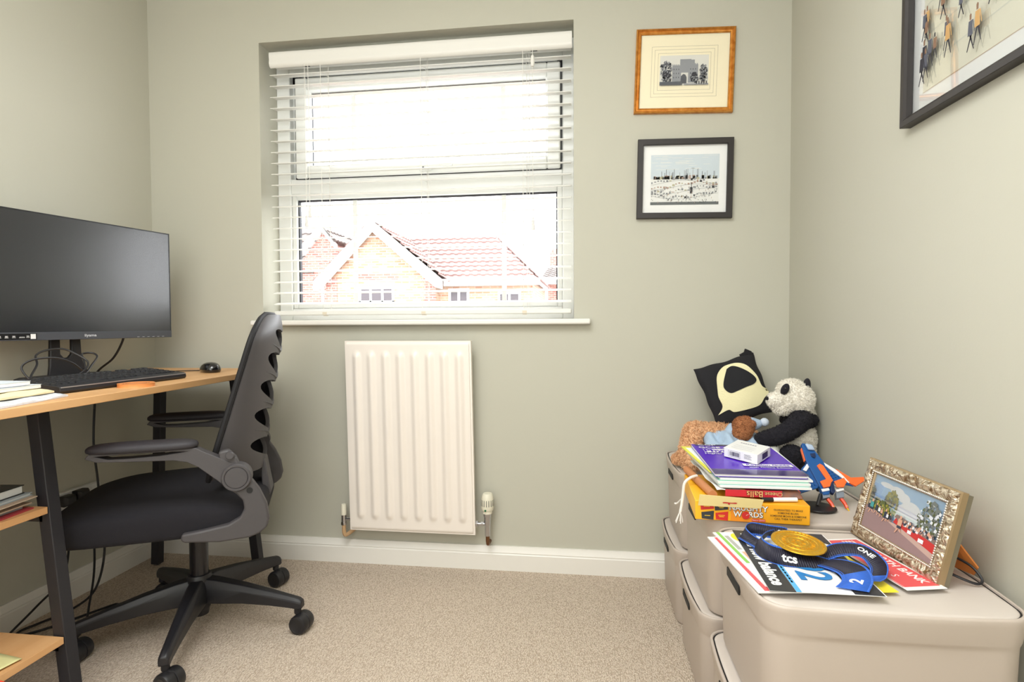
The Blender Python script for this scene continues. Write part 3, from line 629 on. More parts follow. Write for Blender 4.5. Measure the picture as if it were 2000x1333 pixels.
# ------------------------------------------------------------------ monitor
screen_m = mat('dark_matte_screen', (26, 28, 33), .27, spec=1.0)
mon = thing('monitor', 'large black widescreen monitor, switched off, on the desk', 'monitor', (.17, -.50, DZ))
MT = Matrix.Translation((.225, -.20, 0)) @ Matrix.Rotation(math.radians(-12), 4, 'Z') @ Matrix.Translation((-.225, .20, 0))
def MM(): m = MB(); m.T = MT; return m
my0, my1, mz0, mz1, mxf = -.815, -.192, .860, 1.226, .225
m1 = MM(); m1.box(mxf - .020, mxf - .002, my0, my1, mz0 + .004, mz1); m1.box(mxf - .045, mxf - .020, my0 + .10, my1 - .10, mz0 + .03, mz1 - .05); m1.build('rear_shell', black, mon, bevel=.004)
m1 = MM(); ring_t = .0035
m1.box(mxf - .004, mxf, my0, my1, mz1 - ring_t, mz1); m1.box(mxf - .004, mxf, my0, my0 + ring_t, mz0, mz1); m1.box(mxf - .004, mxf, my1 - ring_t, my1, mz0, mz1)
m1.build('bezel', mat('bezel_black', (22, 22, 26), .4), mon)
chin = mat('brushed_dark_chin', (66, 68, 74), .45)
m1 = MM(); m1.box(mxf - .006, mxf + .0015, my0, my1, mz0, mz0 + .0235); cb = m1.build('lower_bezel', chin, mon, bevel=.001)
m1 = MM(); m1.box(mxf - .004, mxf - .0006, my0 + ring_t, my1 - ring_t, mz0 + .0235, mz1 - ring_t); m1.build('screen', screen_m, mon)
silver = mat('silver_print', (200, 202, 206), .4)
m1 = MM(); s_ = Sheet(m1, (mxf + .0017, -.505, mz0 + .012), (0, 1, 0), (0, 0, 1)); s_.text('iiyama', .035, 0, .0115, 0, sx=1.25, bold=.02)
for k in range(6): s_.srect(.185 + k * .018, -.0085, .193 + k * .018, -.0075, 0)
m1.build('maker_logo', silver, cb, flat=True)
m1 = MM(); s_ = Sheet(m1, (mxf + .0017, my0 + .002, mz0 + .004), (0, 1, 0), (0, 0, 1)); s_.rect(0, -.001, .196, .016, 0)
for k, wd in enumerate((.010, .009, .009, .009, .014, .009)): s_.srect(.084 + k * .017, .004, .084 + k * .017 + wd, .0055, 1); s_.srect(.085 + k * .017, .0065, .083 + k * .017 + wd, .010 if k != 4 else .0072, 1)
s_.rect(.180, .0005, .193, .0145, 1)
m1.build('spec_sticker', [mat('sticker_black', (10, 10, 12), .35), mat('sticker_white', (232, 232, 232), .5)], cb, flat=True)
m1 = MM()
sp = [(-.050, .745), (-.046, .78), (-.043, .87), (-.016, .87), (-.016, .815), (-.006, .803), (.006, .803), (.016, .815), (.016, .87), (.043, .87), (.046, .80), (.054, .772), (.072, .752), (.085, .745)]
m1.prism(sp, lambda y, z, a: (a, y - .500, z), .150, .162); m1.box(.12, .205, -.55, -.45, .865, .98)
m1.build('stand_arm', black, mon, bevel=.003)
m1 = MB(); m1.loft([rloop(.09, .12, .02, DZ, 0, .15, -.50), rloop(.09, .12, .02, DZ + .006, 0, .15, -.50), rloop(.082, .112, .02, DZ + .010, 0, .15, -.50)]); m1.build('stand_base', black, mon)
# ------------------------------------------------------------------ keyboard
KT = Matrix.Translation((.424, -.672, DZ)) @ Matrix.Rotation(math.radians(-2), 4, 'Z')
kb = thing('keyboard', 'black full size keyboard lying in front of the monitor', 'keyboard', (.432, -.672, DZ))
kblack = mat('keyboard_black', (32, 32, 36), .45)
m1 = MB(); m1.T = KT; m1.prism([(.066, .001), (.070, .006), (.068, .0165), (.062, .0185), (-.066, .030), (-.068, .026), (-.066, .001)], lambda x, z, y: (x, y, z), -.198, .198); m1.build('keyboard_body', kblack, kb, bevel=.001)
m1 = MB(); m1.T = KT; m1.bar((.0688, -.196, .0150), (.0688, .196, .0150), .0016, .0026); m1.build('silver_edge', mat('satin_silver', (170, 172, 178), .3, .6), kb)
kme = None; step = .0178; sl = math.atan2(.0115, .128)
for r_ in range(6):
    x = -.052 + r_ * .0175 + (.004 if r_ else 0); cols = [c for c in range(21) if c not in (14, 18 if r_ == 9 else 14)]
    for c_ in cols:
        if r_ == 0 and c_ in (1, 14, 17): continue
        if r_ == 5 and c_ in (4, 5, 6, 7, 14): continue
        if r_ == 4 and c_ in (15, 17): continue
        if r_ == 3 and c_ in (15, 16, 17): continue
        y = -.186 + c_ * step + (.006 if c_ > 14 else 0) - (.006 if c_ > 14 else 0)
        wk = .0078 if not (r_ == 5 and c_ == 3) else .0078
        y0_, y1_ = y - .0078 + .004, y + .0078 + .004
        if r_ == 5 and c_ == 3: y1_ += step * 4
        if y1_ > .196: continue
        zt = .0305 - (x + .066) * math.tan(sl)
        m1 = MB(); m1.T = KT
        m1.loft([[(x - .0076, y0_, zt - .004), (x + .0076, y0_, zt - .0055), (x + .0076, y1_, zt - .0055), (x - .0076, y1_, zt - .004)], [(x - .0058, y0_ + .0018, zt + .004), (x + .0058, y0_ + .0018, zt + .003), (x + .0058, y1_ - .0018, zt + .003), (x - .0058, y1_ - .0018, zt + .004)]])
        if r_ * 21 + c_ > 200: continue
        m1.build('key', kblack, kb)
# ------------------------------------------------------------------ mouse
ms = thing('computer_mouse', 'glossy black computer mouse on the right end of the desk', 'mouse', (.425, -.262, DZ))
gl_blk = mat('gloss_black', (14, 14, 16), .12, coat=.6)
MTm = Matrix.Translation((.425, -.262, DZ)) @ Matrix.Rotation(math.radians(-40), 4, 'Z')
m1 = MB(); m1.T = MTm; m1.loft([sup(.047, .026, .0, 2.6, 0), sup(.050, .029, .006, 2.6, 0), sup(.050, .029, .013, 2.6, 0), sup(.045, .026, .022, 2.4, .002), sup(.036, .021, .029, 2.2, .005), sup(.022, .013, .0335, 2, .008), sup(.008, .005, .035, 2, .009)]); m1.build('mouse_shell', gl_blk, ms, ang=80)
m1 = MB(); m1.T = MTm; m1.cyl((-.028, -.003, .022), (-.028, .003, .022), .009); m1.build('scroll_wheel', blackm, ms)
m1 = MB(); m1.tube([(.395, -.235, DZ + .005), (.36, -.235, DZ + .003), (.31, -.26, DZ + .003), (.25, -.30, DZ + .003), (.16, -.34, DZ + .003)], .0018, n=6); m1.build('mouse_cable', black, ms)
# ------------------------------------------------------------------ coaster
co = thing('coaster', 'round orange wooden coaster on the front edge of the desk', 'coaster', (.530, -.700, DZ))
m1 = MB(); m1.lathe([(.001, 0), (.042, 0), (.0415, .002), (.0415, .008), (.042, .0095), (.036, .0095), (.035, .0085), (.001, .0085)], (.530, -.700, DZ), n=48); m1.build('coaster_disc', mat('orange_wood', (214, 128, 66), .45, var=(30, (232, 158, 96), .3, .7, (1, .15, 1))), co)
m1 = MB()
for i in range(4): pass
for r0 in (.022, .028):
    m1.loft([[(.530 + (r0 + d_) * math.cos(2 * PI * k / 40), -.700 + (r0 + d_) * math.sin(2 * PI * k / 40), DZ + .0088) for k in range(40)] for d_ in (0, .0016)], 0, False, False)
m1.build('burnt_rings', mat('burnt_line', (150, 84, 40), .6), co)
# ------------------------------------------------------------------ papers on the desk
paperm = mat('white_paper', (236, 236, 234), .7); cream = mat('cream_paper', (226, 210, 168), .75); plas = mat('crumpled_plastic', (214, 218, 226), .18, bump=(45, .8, .006))
def slab(mb, cx, cy, z, lx, ly, h, rot, mi=0, rag=0):
    c_, s_ = math.cos(rot), math.sin(rot)
    mb.prism([(cx + x * c_ - y * s_, cy + x * s_ + y * c_) for x, y in ((-lx / 2, -ly / 2), (lx / 2, -ly / 2), (lx / 2, ly / 2), (-lx / 2, ly / 2))], lambda x, y, zz: (x, y, zz), z, z + h, mi)
def envelope(cx, cy, z, lx, ly, h, rot, m_, label, name='envelope', cat='envelope'):
    m1 = MB(); c_, s_ = math.cos(rot), math.sin(rot)
    def f(a, b, top):
        x, y = (a - .5) * lx, (b - .5) * ly; e = min(a, 1 - a, b, 1 - b) * 2
        zz = z + (h * (.35 + .65 * min(1, e * 5)) + .002 * math.sin(17 * a + 5 * b) * math.cos(13 * b) if top else 0)
        return (cx + x * c_ - y * s_, cy + x * s_ + y * c_, zz)
    n = 24; vs = [f(i / n, j / n, t) for t in (0, 1) for j in range(n + 1) for i in range(n + 1)]; K = n + 1; O = K * K; fs = []
    for j in range(n):
        for i in range(n): a = j * K + i; fs += [(a, a + K, a + K + 1, a + 1), (O + a, O + a + 1, O + a + K + 1, O + a + K)]
    for i in range(n): fs += [(i, i + 1, O + i + 1, O + i), (n * K + i, O + n * K + i, O + n * K + i + 1, n * K + i + 1), (i * K, O + i * K, O + (i + 1) * K, (i + 1) * K), (i * K + n, (i + 1) * K + n, O + (i + 1) * K + n, O + i * K + n)]
    m1.add(vs, fs); o = m1.build(name, m_, origin=(cx, cy, z)); return tag(o, label, cat, 'papers at the left end of the desk')
envelope(.475, -1.055, DZ + .0005, .20, .26, .010, .25, plas, 'crumpled clear plastic wallet at the bottom of the desk papers', 'plastic_wallet', 'plastic wallet')
envelope(.465, -1.06, DZ + .012, .17, .24, .010, .15, cream, 'cream paper packet between the plastic wallet and the white pads', 'paper_packet', 'paper packet')
for k, (z, dx, dy, rt, lb) in enumerate(((.0235, -.005, -.002, .10, 'white notepad lying under the topmost pad on the desk'), (.033, -.012, -.022, .02, 'topmost white notepad of the desk papers'))):
    t = thing('notepad', lb, 'notepad', (.455 + dx, -1.055 + dy, DZ + z), 'papers at the left end of the desk')
    m1 = MB(); slab(m1, .455 + dx, -1.055 + dy, DZ + z, .15, .215, .0075, rt); m1.build('page_block', paperm, t, bevel=.001)
    m1 = MB(); slab(m1, .455 + dx, -1.055 + dy, DZ + z + .0076, .151, .216, .0008, rt); m1.build('cover', mat('white_cover', (226, 234, 242), .3), t)
# ------------------------------------------------------------------ cables
def cable(name, label, pts, r, m_=black, cat='cable', origin=None, smooth=8):
    if name == 'coiled_cable': pts = [(x, -.70 + (y + .66) * .72, z) for x, y, z in pts]
    m1 = MB(); m1.tube(pts, r, n=8, smooth=smooth); o = m1.build(name, m_, origin=origin or pts[0]); return tag(o, label, cat)
cable('power_cable', 'black cable hanging from the monitor down behind the desk to the floor', [(.13, -.285, .90), (.115, -.282, .85), (.08, -.285, .79), (.022, -.295, .735), (.020, -.30, .65), (.03, -.32, .50), (.04, -.318, .38), (.055, -.325, .27), (.08, -.34, .14), (.10, -.40, .04), (.085, -.47, .008), (.06, -.55, .006), (.045, -.60, .006), (.07, -.62, .006), (.12, -.56, .006), (.17, -.46, .006), (.20, -.42, .006), (.22, -.50, .006)], .0036)
cable('coiled_cable', 'thin black cable looped up in front of the monitor stand', [(.33, -.80, .762), (.30, -.76, .775), (.27, -.70, .80), (.24, -.665, .822), (.25, -.64, .835), (.27, -.60, .838), (.29, -.575, .825), (.32, -.56, .80), (.33, -.60, .775), (.31, -.66, .752), (.27, -.70, .748), (.24, -.72, .79), (.25, -.69, .812), (.28, -.64, .815), (.30, -.60, .80), (.30, -.55, .775), (.28, -.52, .80), (.26, -.50, .82), (.27, -.47, .822), (.29, -.475, .812), (.31, -.53, .79), (.33, -.60, .765), (.32, -.70, .75), (.30, -.85, .748), (.32, -.95, .75)], .0026)
cable('black_lead', 'black lead hanging in loops behind the desk leg down to the carpet', [(.03, -.42, .335), (.055, -.44, .30), (.06, -.45, .20), (.085, -.50, .12), (.10, -.60, .08), (.10, -.70, .03), (.13, -.74, .008), (.20, -.70, .008), (.24, -.60, .008), (.16, -.48, .05), (.10, -.40, .13), (.07, -.375, .25), (.045, -.385, .32)], .0033)
cable('brown_lead', 'brown lead lying on the carpet under the lowest desk shelf', [(.30, -.92, .012), (.36, -.90, .007), (.42, -.905, .006), (.47, -.94, .006), (.52, -.99, .006), (.60, -1.05, .006)], .0042, mat('brown_rubber', (96, 62, 48), .5))
# wall socket with plugs
ws = thing('wall_socket', 'long white socket strip low on the left wall behind the chair', 'socket', (.0, -.37, .33))
m1 = MB(); m1.box(0, .018, -.455, -.285, .290, .362); m1.build('socket_plate', upvc, ws, bevel=.003)
for y, z in ((-.425, .338), (-.375, .343)):
    pl = thing('plug', 'black plug in the wall socket nearer the desk leg' if y < -.4 else 'black plug in the wall socket nearer the corner', 'plug', (.02, y, z))
    m1 = MB(); m1.loft([[(x_, y + a * w_, z + b * w_ * .8) for a, b in ((-1, -1), (1, -1), (1, 1), (-1, 1))] for x_, w_ in ((.018, .020), (.04, .021), (.052, .014))]); m1.tube([(.045, y, z - .01), (.055, y, z - .03), (.05, y, z - .06)], .005); m1.build('plug_body', black, pl, bevel=.003)
# ------------------------------------------------------------------ things on the desk shelves
S1, S2 = .488, .188
darkcov = mat('dark_book_cover', (30, 36, 40), .3); pages = mat('page_edges', (226, 228, 228), .8); redm = mat('red_card', (170, 60, 66), .5); greym = mat('grey_card', (150, 152, 156), .6); tanc = mat('tan_cover', (196, 176, 156), .6)
def book(cx, cy, z, lx, ly, h, rot, cov, label, name='book', cat='book', th=.0016, grp='books and papers on the upper desk shelf'):
    t = thing(name, label, cat, (cx, cy, z), grp)
    m1 = MB(); slab(m1, cx, cy, z, lx, ly, th, rot); slab(m1, cx, cy, z + h - th, lx, ly, th, rot)
    c_, s_ = math.cos(rot), math.sin(rot); slab(m1, cx - (lx / 2 - th / 2) * c_, cy - (lx / 2 - th / 2) * s_, z + th, th, ly, h - 2 * th, rot); cv = m1.build('cover', cov, t)
    m1 = MB(); slab(m1, cx + .0005, cy, z + th, lx - .006, ly - .006, h - 2 * th, rot); m1.build('page_block', pages, t); return t
def mag(cx, cy, z, lx, ly, h, rot, cov, label, grp='books and papers on the upper desk shelf', name='magazine', cat='magazine'):
    m1 = MB(); slab(m1, cx, cy, z, lx, ly, h, rot); o = m1.build(name, cov, origin=(cx, cy, z)); return tag(o, label, cat, grp)
mag(.37, -1.045, S1 + .0003, .20, .24, .003, .12, redm, 'thin red folder lying directly on the upper desk shelf')
mag(.35, -1.05, S1 + .0035, .19, .24, .007, .05, greym, 'grey magazine between the red folder and the tan booklet')
mag(.36, -1.055, S1 + .0108, .20, .27, .003, .1, tanc, 'thin tan booklet in the middle of the shelf pile')
book(.345, -1.03, S1 + .0142, .19, .25, .010, .12, darkcov, 'thin dark covered book under the tan card on the shelf')
mag(.375, -1.055, S1 + .0245, .20, .275, .0022, .14, tanc, 'tan card sticking out furthest from the shelf pile')
book(.36, -1.04, S1 + .027, .19, .255, .007, .12, mat('pale_blue_cover', (168, 180, 190), .4), 'pale thin book second from the top of the shelf pile')
tb = book(.35, -1.045, S1 + .0343, .19, .245, .019, .12, darkcov, 'black hardback with a silver design on top of the shelf pile')
m1 = MB(); s_ = Sheet(m1, (.35, -1.04, S1 + .0535), (0, 1, 0), (-1, 0, 0))
for k in range(7): s_.poly([(-.09 + .02 * k, -.02 + .012 * math.sin(k)), (-.07 + .02 * k, -.03 + .012 * math.sin(k * 2)), (-.075 + .02 * k, .01 + .01 * math.cos(k)), (-.088 + .02 * k, .018)], 0)
m1.build('cover_design', mat('silver_ink', (190, 194, 190), .35), tb, flat=True)
m1 = MB(); m1.grid(lambda a, b: (.33 + .15 * a + .02 * b, -1.13 + .17 * b - .03 * a, S2 + .0015 + .006 * abs(math.sin(3 * a + 2 * b)) * a * (1 - b * .5)), 16, 16)
tag(m1.build('crumpled_note', mat('pale_yellow_paper', (226, 222, 160), .7), solid=.0008, origin=(.40, -1.05, S2)), 'crumpled pale yellow paper on the lowest desk shelf', 'paper')
cable('red_cord', 'bright red cord curving over the edge of the lowest desk shelf', [(.42, -1.18, S2 + .006), (.46, -1.11, S2 + .006), (.505, -1.07, S2 + .008), (.545, -1.05, S2 - .02), (.56, -1.055, S2 - .08)], .0034, mat('red_cord_plastic', (226, 60, 30), .4), 'cord')
# ------------------------------------------------------------------ framed pictures
def picture(name, label, c, ux, uy, w_, h_, prof, fm, art, artmats, glassy=True, grp=None, gl_d=.006, back=.0):
    """c = centre on the wall face; prof = [(inset, height)] of the moulding"""
    ux = Vector(ux).normalized(); uy = Vector(uy).normalized(); n = ux.cross(uy).normalized(); c = Vector(c)
    t = thing(name, label, 'picture', tuple(c), grp)
    def q(u, v, d): return c + ux * u + uy * v + n * d
    m1 = MB(); loops = []
    for i, d_ in prof: a, b = w_ / 2 - i, h_ / 2 - i; loops.append([q(-a, -b, d_), q(a, -b, d_), q(a, b, d_), q(-a, b, d_)])
    m1.loft(loops, 0, False, False); m1.build('frame', fm, t, ang=20)
    ins = prof[-1][0]; a, b = w_ / 2 - ins, h_ / 2 - ins
    m1 = MB(); m1.loft([[q(-a - .003, -b - .003, k), q(a + .003, -b - .003, k), q(a + .003, b + .003, k), q(-a - .003, b + .003, k)] for k in (.002, .004)]); s_ = Sheet(m1, q(0, 0, .0043), ux, uy, .00015); art(s_, a, b)
    m1.build('print', artmats, t, flat=True)
    if glassy:
        m1 = MB(); m1.loft([[q(-a - .002, -b - .002, k), q(a + .002, -b - .002, k), q(a + .002, b + .002, k), q(-a - .002, b + .002, k)] for k in (gl_d + .002, gl_d + .0035)]); m1.build('glass', glass_mat('picture_glass', gloss=.07), t)
    return t
M_ = lambda n, c: mat(n, c, .8)
matc = M_('cream_mount', (246, 236, 206)); ink = [matc, M_('ink_line', (176, 168, 150)), M_('engraving_paper', (222, 220, 212)), M_('engraving_grey', (150, 152, 156)), M_('engraving_dark', (92, 94, 100)), M_('engraving_black', (58, 58, 64))]
def art1(s, a, b):
    for k in (.079, .070, .060):
        r_ = k / .079
        w1, h1 = .110 - (.079 - k) * 1.15, .086 - (.079 - k) * 1.2
        for (u0, v0, u1, v1) in ((-w1, -h1, w1, -h1 + .0009), (-w1, h1 - .0009, w1, h1), (-w1, -h1, -w1 + .0009, h1), (w1 - .0009, -h1, w1, h1)): s.srect(u0, v0, u1, v1, 1)
    s.ux = s.ux * 1.16; s.uy = s.uy * 1.14; s.k += 1; rnd = random.Random(3); w1, h1 = .070, .044
    s.rect(-w1, -h1 + .002, w1, h1 + .004, 2)
    s.rect(-.012, -.004, .030, .034, 3); s.rect(-.012, .030, .020, .036, 3)                      # keep
    s.rect(-.034, -.030, -.008, .018, 3); s.rect(.012, -.034, .040, .020, 3)                     # gate towers
    s.k += 1
    for k in range(5): s.srect(-.034 + k * .0055, .018, -.031 + k * .0055, .021, 3); s.srect(.013 + k * .0056, .020, .0163 + k * .0056, .023, 3)
    s.poly([(-.010, -.036), (.008, -.036), (.008, -.018), (.004, -.010), (-.002, -.008), (-.008, -.014)], 4)
    for k in range(9): s.srect(-.030 + (k % 3) * .007, -.020 + (k // 3) * .012, -.0285 + (k % 3) * .007, -.016 + (k // 3) * .012, 5); s.srect(.018 + (k % 3) * .007, -.020 + (k // 3) * .012, .0195 + (k % 3) * .007, -.016 + (k // 3) * .012, 5)
    for cx, cy, n_, r_, mi in ((-.052, .006, 110, .026, 4), (-.050, -.018, 70, .022, 5), (.055, .004, 60, .015, 4), (.030, -.020, 70, .014, 5), (.056, -.020, 40, .015, 4)):
        for k in range(n_):
            if k % 12 == 0: s.k += 1
            an = rnd.random() * 2 * PI; rr = r_ * math.sqrt(rnd.random()); u = max(-w1 + .003, min(w1 - .003, cx + rr * math.cos(an) * .65)); v = max(-h1 + .004, min(h1, cy + rr * math.sin(an))); z = .0016 + rnd.random() * .0022
            s.same([(u - z, v - z * .6), (u + z * .5, v - z), (u + z, v + z * .4), (u - z * .3, v + z)], mi if rnd.random() < .7 else 3)
    s.rect(-w1, -h1 + .002, -.005, -h1 + .012, 4); s.rect(.0, -h1 + .002, w1, -h1 + .006, 3)
    for k in range(5): s.srect(.035 + k * .007, -.040, .0375 + k * .007, -.031, 5)
gold = mat('antique_gold_frame', (196, 126, 52), .28, .8, var=(60, (222, 158, 78), .35, .65))
goldprof = [(0, 0), (0, .012), (.0015, .016), (.004, .0175), (.0065, .015), (.0085, .0115), (.011, .0115), (.013, .013), (.015, .0125), (.0175, .010), (.018, .007)]
ta = math.radians(-2.0)
picture('framed_engraving', 'gold framed engraving of a castle gate in a cream mount, above the black framed print', (2.027, 0, 1.766), (math.cos(ta), 0, math.sin(ta)), (-math.sin(ta), 0, math.cos(ta)), .330, .286, goldprof, gold, art1, ink, gl_d=.003)
blackframe = mat('dark_brown_black_frame', (40, 35, 34), .45)
art2m = [M_('white_mount', (240, 240, 238)), M_('pale_blue_sky', (206, 216, 222)), M_('town_grey', (150, 152, 154)), M_('town_black', (60, 60, 62)), M_('town_white', (232, 232, 228)), M_('town_ochre', (186, 180, 150)), M_('town_brick', (184, 158, 144)), M_('foreground_grey', (104, 108, 108))]
def art2(s, a, b):
    rnd = random.Random(11); u0, u1, v0, v1 = -.113, .116, -.088, .084
    s.rect(u0, v0, u1, v1, 4); s.rect(u0, .002, u1, v1, 1); s.rect(u0, v0, u1, v0 + .010, 7)
    for k in range(26): x = rnd.uniform(u0, u1 - .05); y = rnd.uniform(.03, .08); s.srect(x, y, x + rnd.uniform(.02, .05), y + .0012, 4)
    s.k += 1
    for k in range(60):                      # rows of small buildings along the skyline
        x = rnd.uniform(u0 + .002, u1 - .012); h = rnd.uniform(.004, .014); s.srect(x, .0, x + rnd.uniform(.004, .010), h, rnd.choice((2, 2, 6, 5, 4)))
    s.k += 1
    for k in range(24): x = rnd.uniform(u0 + .003, u1 - .003); s.srect(x, .002, x + .0012, rnd.uniform(.018, .036), rnd.choice((2, 3)))
    s.k += 1
    for y, mi in ((-.010, 2), (-.024, 6), (-.038, 2), (-.055, 2)):    # streets and terraces
        for k in range(22):
            x = u0 + .002 + k * .0102; yy = y + .010 * math.sin(k * .21 + y * 60) + .004 * math.sin(k * .9); s.srect(x, yy, x + rnd.uniform(.004, .0085), yy + .002 + rnd.uniform(0, .006), mi if rnd.random() < .7 else rnd.choice((3, 5, 6)))
        for k in range(40): x = u0 + .002 + k * .0056; yy = y - .004 + .010 * math.sin(k * .115 + y * 60); s.srect(x, yy, x + .005, yy + .0009, 2)
    s.k += 1
    s.rect(.020, -.050, .028, -.028, 3); s.rect(.0235, -.028, .0255, -.012, 3)
    for k in range(150):
        if k % 30 == 0: s.k += 1
        x = rnd.uniform(u0 + .003, u1 - .004); y = rnd.uniform(v0 + .004, -.028); h = rnd.uniform(.0025, .006); s.srect(x, y, x + .0013, y + h, rnd.choice((3, 3, 2, 6)))
ta = math.radians(-1.1)
flatprof = [(0, 0), (0, .017), (.001, .018), (.0185, .018), (.0195, .016), (.0195, .006)]
picture('framed_print', 'black framed print of a grey town, hanging below the gold framed engraving', (2.029, 0, 1.3985), (math.cos(ta), 0, math.sin(ta)), (-math.sin(ta), 0, math.cos(ta)), .319, .272, flatprof, blackframe, art2, art2m, gl_d=.004)
art3m = [M_('mount_white', (238, 240, 240)), M_('pale_ground', (226, 224, 206)), M_('figure_slate', (84, 86, 98)), M_('figure_brown', (130, 100, 80)), M_('figure_ochre', (190, 150, 96)), M_('figure_black', (48, 46, 54)), M_('edge_brown', (190, 160, 130)), M_('ground_shade', (206, 208, 196))]
def art3(s, a, b):
    rnd = random.Random(5); u0, u1, v0, v1 = -a + .034, a - .034, -b + .036, b - .036
    s.rect(u0, v0, u1, v1, 6); s.rect(u0 + .0006, v0 + .0012, u1 - .001, v1 - .001, 1)
    for k in range(6): y = v0 + .05 + k * .06; s.poly([(u0, y), (u1, y + .012), (u1, y + .016), (u0, y + .002)], 7)
    figs = []
    for k in range(46):
        x = rnd.uniform(u0 + .012, u1 - .012); y = rnd.uniform(v0 + .012, v1 - .08); figs.append((y, x))
    for y, x in [(v0 + .012, u0 + .010), (v0 + .018, u0 + .022), (v0 + .036, u0 + .034), (v0 + .046, u0 + .050), (v0 + .10, u0 + .012), (v0 + .105, u0 + .020), (v0 + .115, u0 + .07), (v0 + .05, u0 + .085), (v0 + .014, u0 + .155), (v0 + .02, u0 + .172)]: figs.append((y, x))
    figs.sort(reverse=True)
    for y, x in figs:
        s.k += 1; h = .064 * (1 - (y - v0) / (v1 - v0) * .45) * rnd.uniform(.85, 1.15); c_ = rnd.choice((2, 2, 5, 3, 4)); sg = rnd.choice((-1, 1)); w_ = h * .105
        s.same([(x - w_, y + h * .42), (x + w_, y + h * .42), (x + w_ * .8, y + h * .82), (x - w_ * .7, y + h * .82)], c_)
        s.same([(x - w_ * .3, y + h * .42), (x - w_ * 1.3 * sg, y), (x - w_ * 1.3 * sg + .0022, y), (x + w_ * .3, y + h * .42)], 5)
        s.same([(x + w_ * .1, y + h * .42), (x + w_ * 1.3 * sg, y + h * .03), (x + w_ * 1.3 * sg + .0022, y), (x + w_ * .7, y + h * .42)], 5)
        s.same([(x - w_ * .35, y + h * .84), (x + w_ * .35, y + h * .84), (x + w_ * .4, y + h * .98), (x, y + h * 1.02), (x - w_ * .4, y + h * .98)], 3 if c_ != 3 else 5)
        s.same([(x + w_ * .8, y + h * .8), (x + w_ * 1.5, y + h * .45), (x + w_ * 1.7, y + h * .47), (x + w_ * 1.1, y + h * .82)], c_)
fw3, fh3 = .66, .56
bigprof = [(0, 0), (0, .021), (.001, .022), (.012, .022), (.0175, .018), (.0175, .006)]
t3 = math.radians(-1.5)
u3 = Vector((0, -math.cos(t3), math.sin(t3) * -1)); u3 = Vector((0, -1, -.012)).normalized(); v3 = Vector((0, -.012, 1)).normalized()
c3 = Vector((WX, -.709, 1.313)) + u3 * fw3 / 2 + v3 * fh3 / 2
picture('framed_print', 'large dark framed print of strolling figures high on the right wall', tuple(c3), u3, v3, fw3, fh3, bigprof, blackframe, art3, art3m, gl_d=.004)
# ------------------------------------------------------------------ soft toys
fur_w = mat('cream_plush', (252, 246, 234), .98, bump=(130, 1.0, .006)); fur_k = mat('black_plush', (30, 28, 36), .98, bump=(130, 1.0, .006))
fur_t = mat('tan_plush', (232, 184, 142), .98, bump=(110, 1.0, .006)); fur_b = mat('brown_plush', (176, 116, 76), .98, bump=(150, 1.0, .005))
pd = thing('plush_panda', 'black and white plush panda sitting against the right wall, facing left', 'soft toy', (2.31, -.25, BT))
D_ = (.007, .007)
m1 = MB(); m1.ell((2.306, -.262, .672), (.055, .052, .052)); m1.ell((2.268, -.285, .668), (.038, .034, .034)); m1.ell((2.244, -.297, .674), (.027, .024, .024)); m1.ell((2.262, -.29, .655), (.030, .028, .026)); m1.ell((2.302, -.250, .698), (.042, .042, .034)); m1.ell((2.322, -.245, .62), (.048, .045, .045))
m1.ell((2.322, -.25, .555), (.048, .056, .062)); m1.ell((2.326, -.25, .506), (.045, .055, .040))
pb = make_furry(m1.build('panda_body', fur_w, pd, remesh=.005, disp=D_), 16000, .0075, .0016)
m1 = MB(); m1.ell((2.320, -.258, .612), (.053, .056, .030)); m1.ell((2.308, -.305, .618), (.036, .026, .030))
for t in range(9):
    k = t / 8; m1.ell((2.305 - .095 * k, -.315 - .02 * math.sin(k * 2.6), .615 - .050 * k - .004 * math.sin(k * PI)), .029 - .004 * k)
m1.ell((2.20, -.318, .562), (.024, .022, .022)); make_furry(m1.build('arm', fur_k, pd, remesh=.005, disp=D_), 6000, .005, .0013)
m1 = MB(); m1.ell((2.272, -.345, .520), (.034, .034, .034)); m1.ell((2.282, -.33, .493), (.036, .042, .030)); make_furry(m1.build('leg', fur_k, pd, remesh=.005, disp=D_), 4000, .005, .0013)
m1 = MB(); m1.ell((2.340, -.262, .714), (.010, .016, .022), (0, .12, 0)); m1.build('ear', fur_k, pd, sub=1)
m1 = MB(); m1.ell((2.328, -.200, .700), (.010, .014, .020)); m1.build('ear', fur_k, pd, sub=1)
m1 = MB(); m1.ell((2.264, -.3075, .707), (.011, .010, .018), (.2, .35, .2), mi=0); ep = m1.build('eye_patch', fur_k, pd)
m1 = MB(); m1.ell((2.262, -.3165, .711), .0034); m1.build('eye', gl_blk, ep)
m1 = MB(); m1.ell((2.2175, -.300, .679), (.0045, .007, .0055)); m1.build('nose', fur_k, pd)
m1 = MB(); m1.ell((2.222, -.33, .528), (.022, .018, .026), (0, .5, .2)); m1.ell((2.245, -.33, .50), (.02, .02, .02)); m1.build('foot', mat('cream_felt', (224, 224, 216), .95), pd, sub=1)
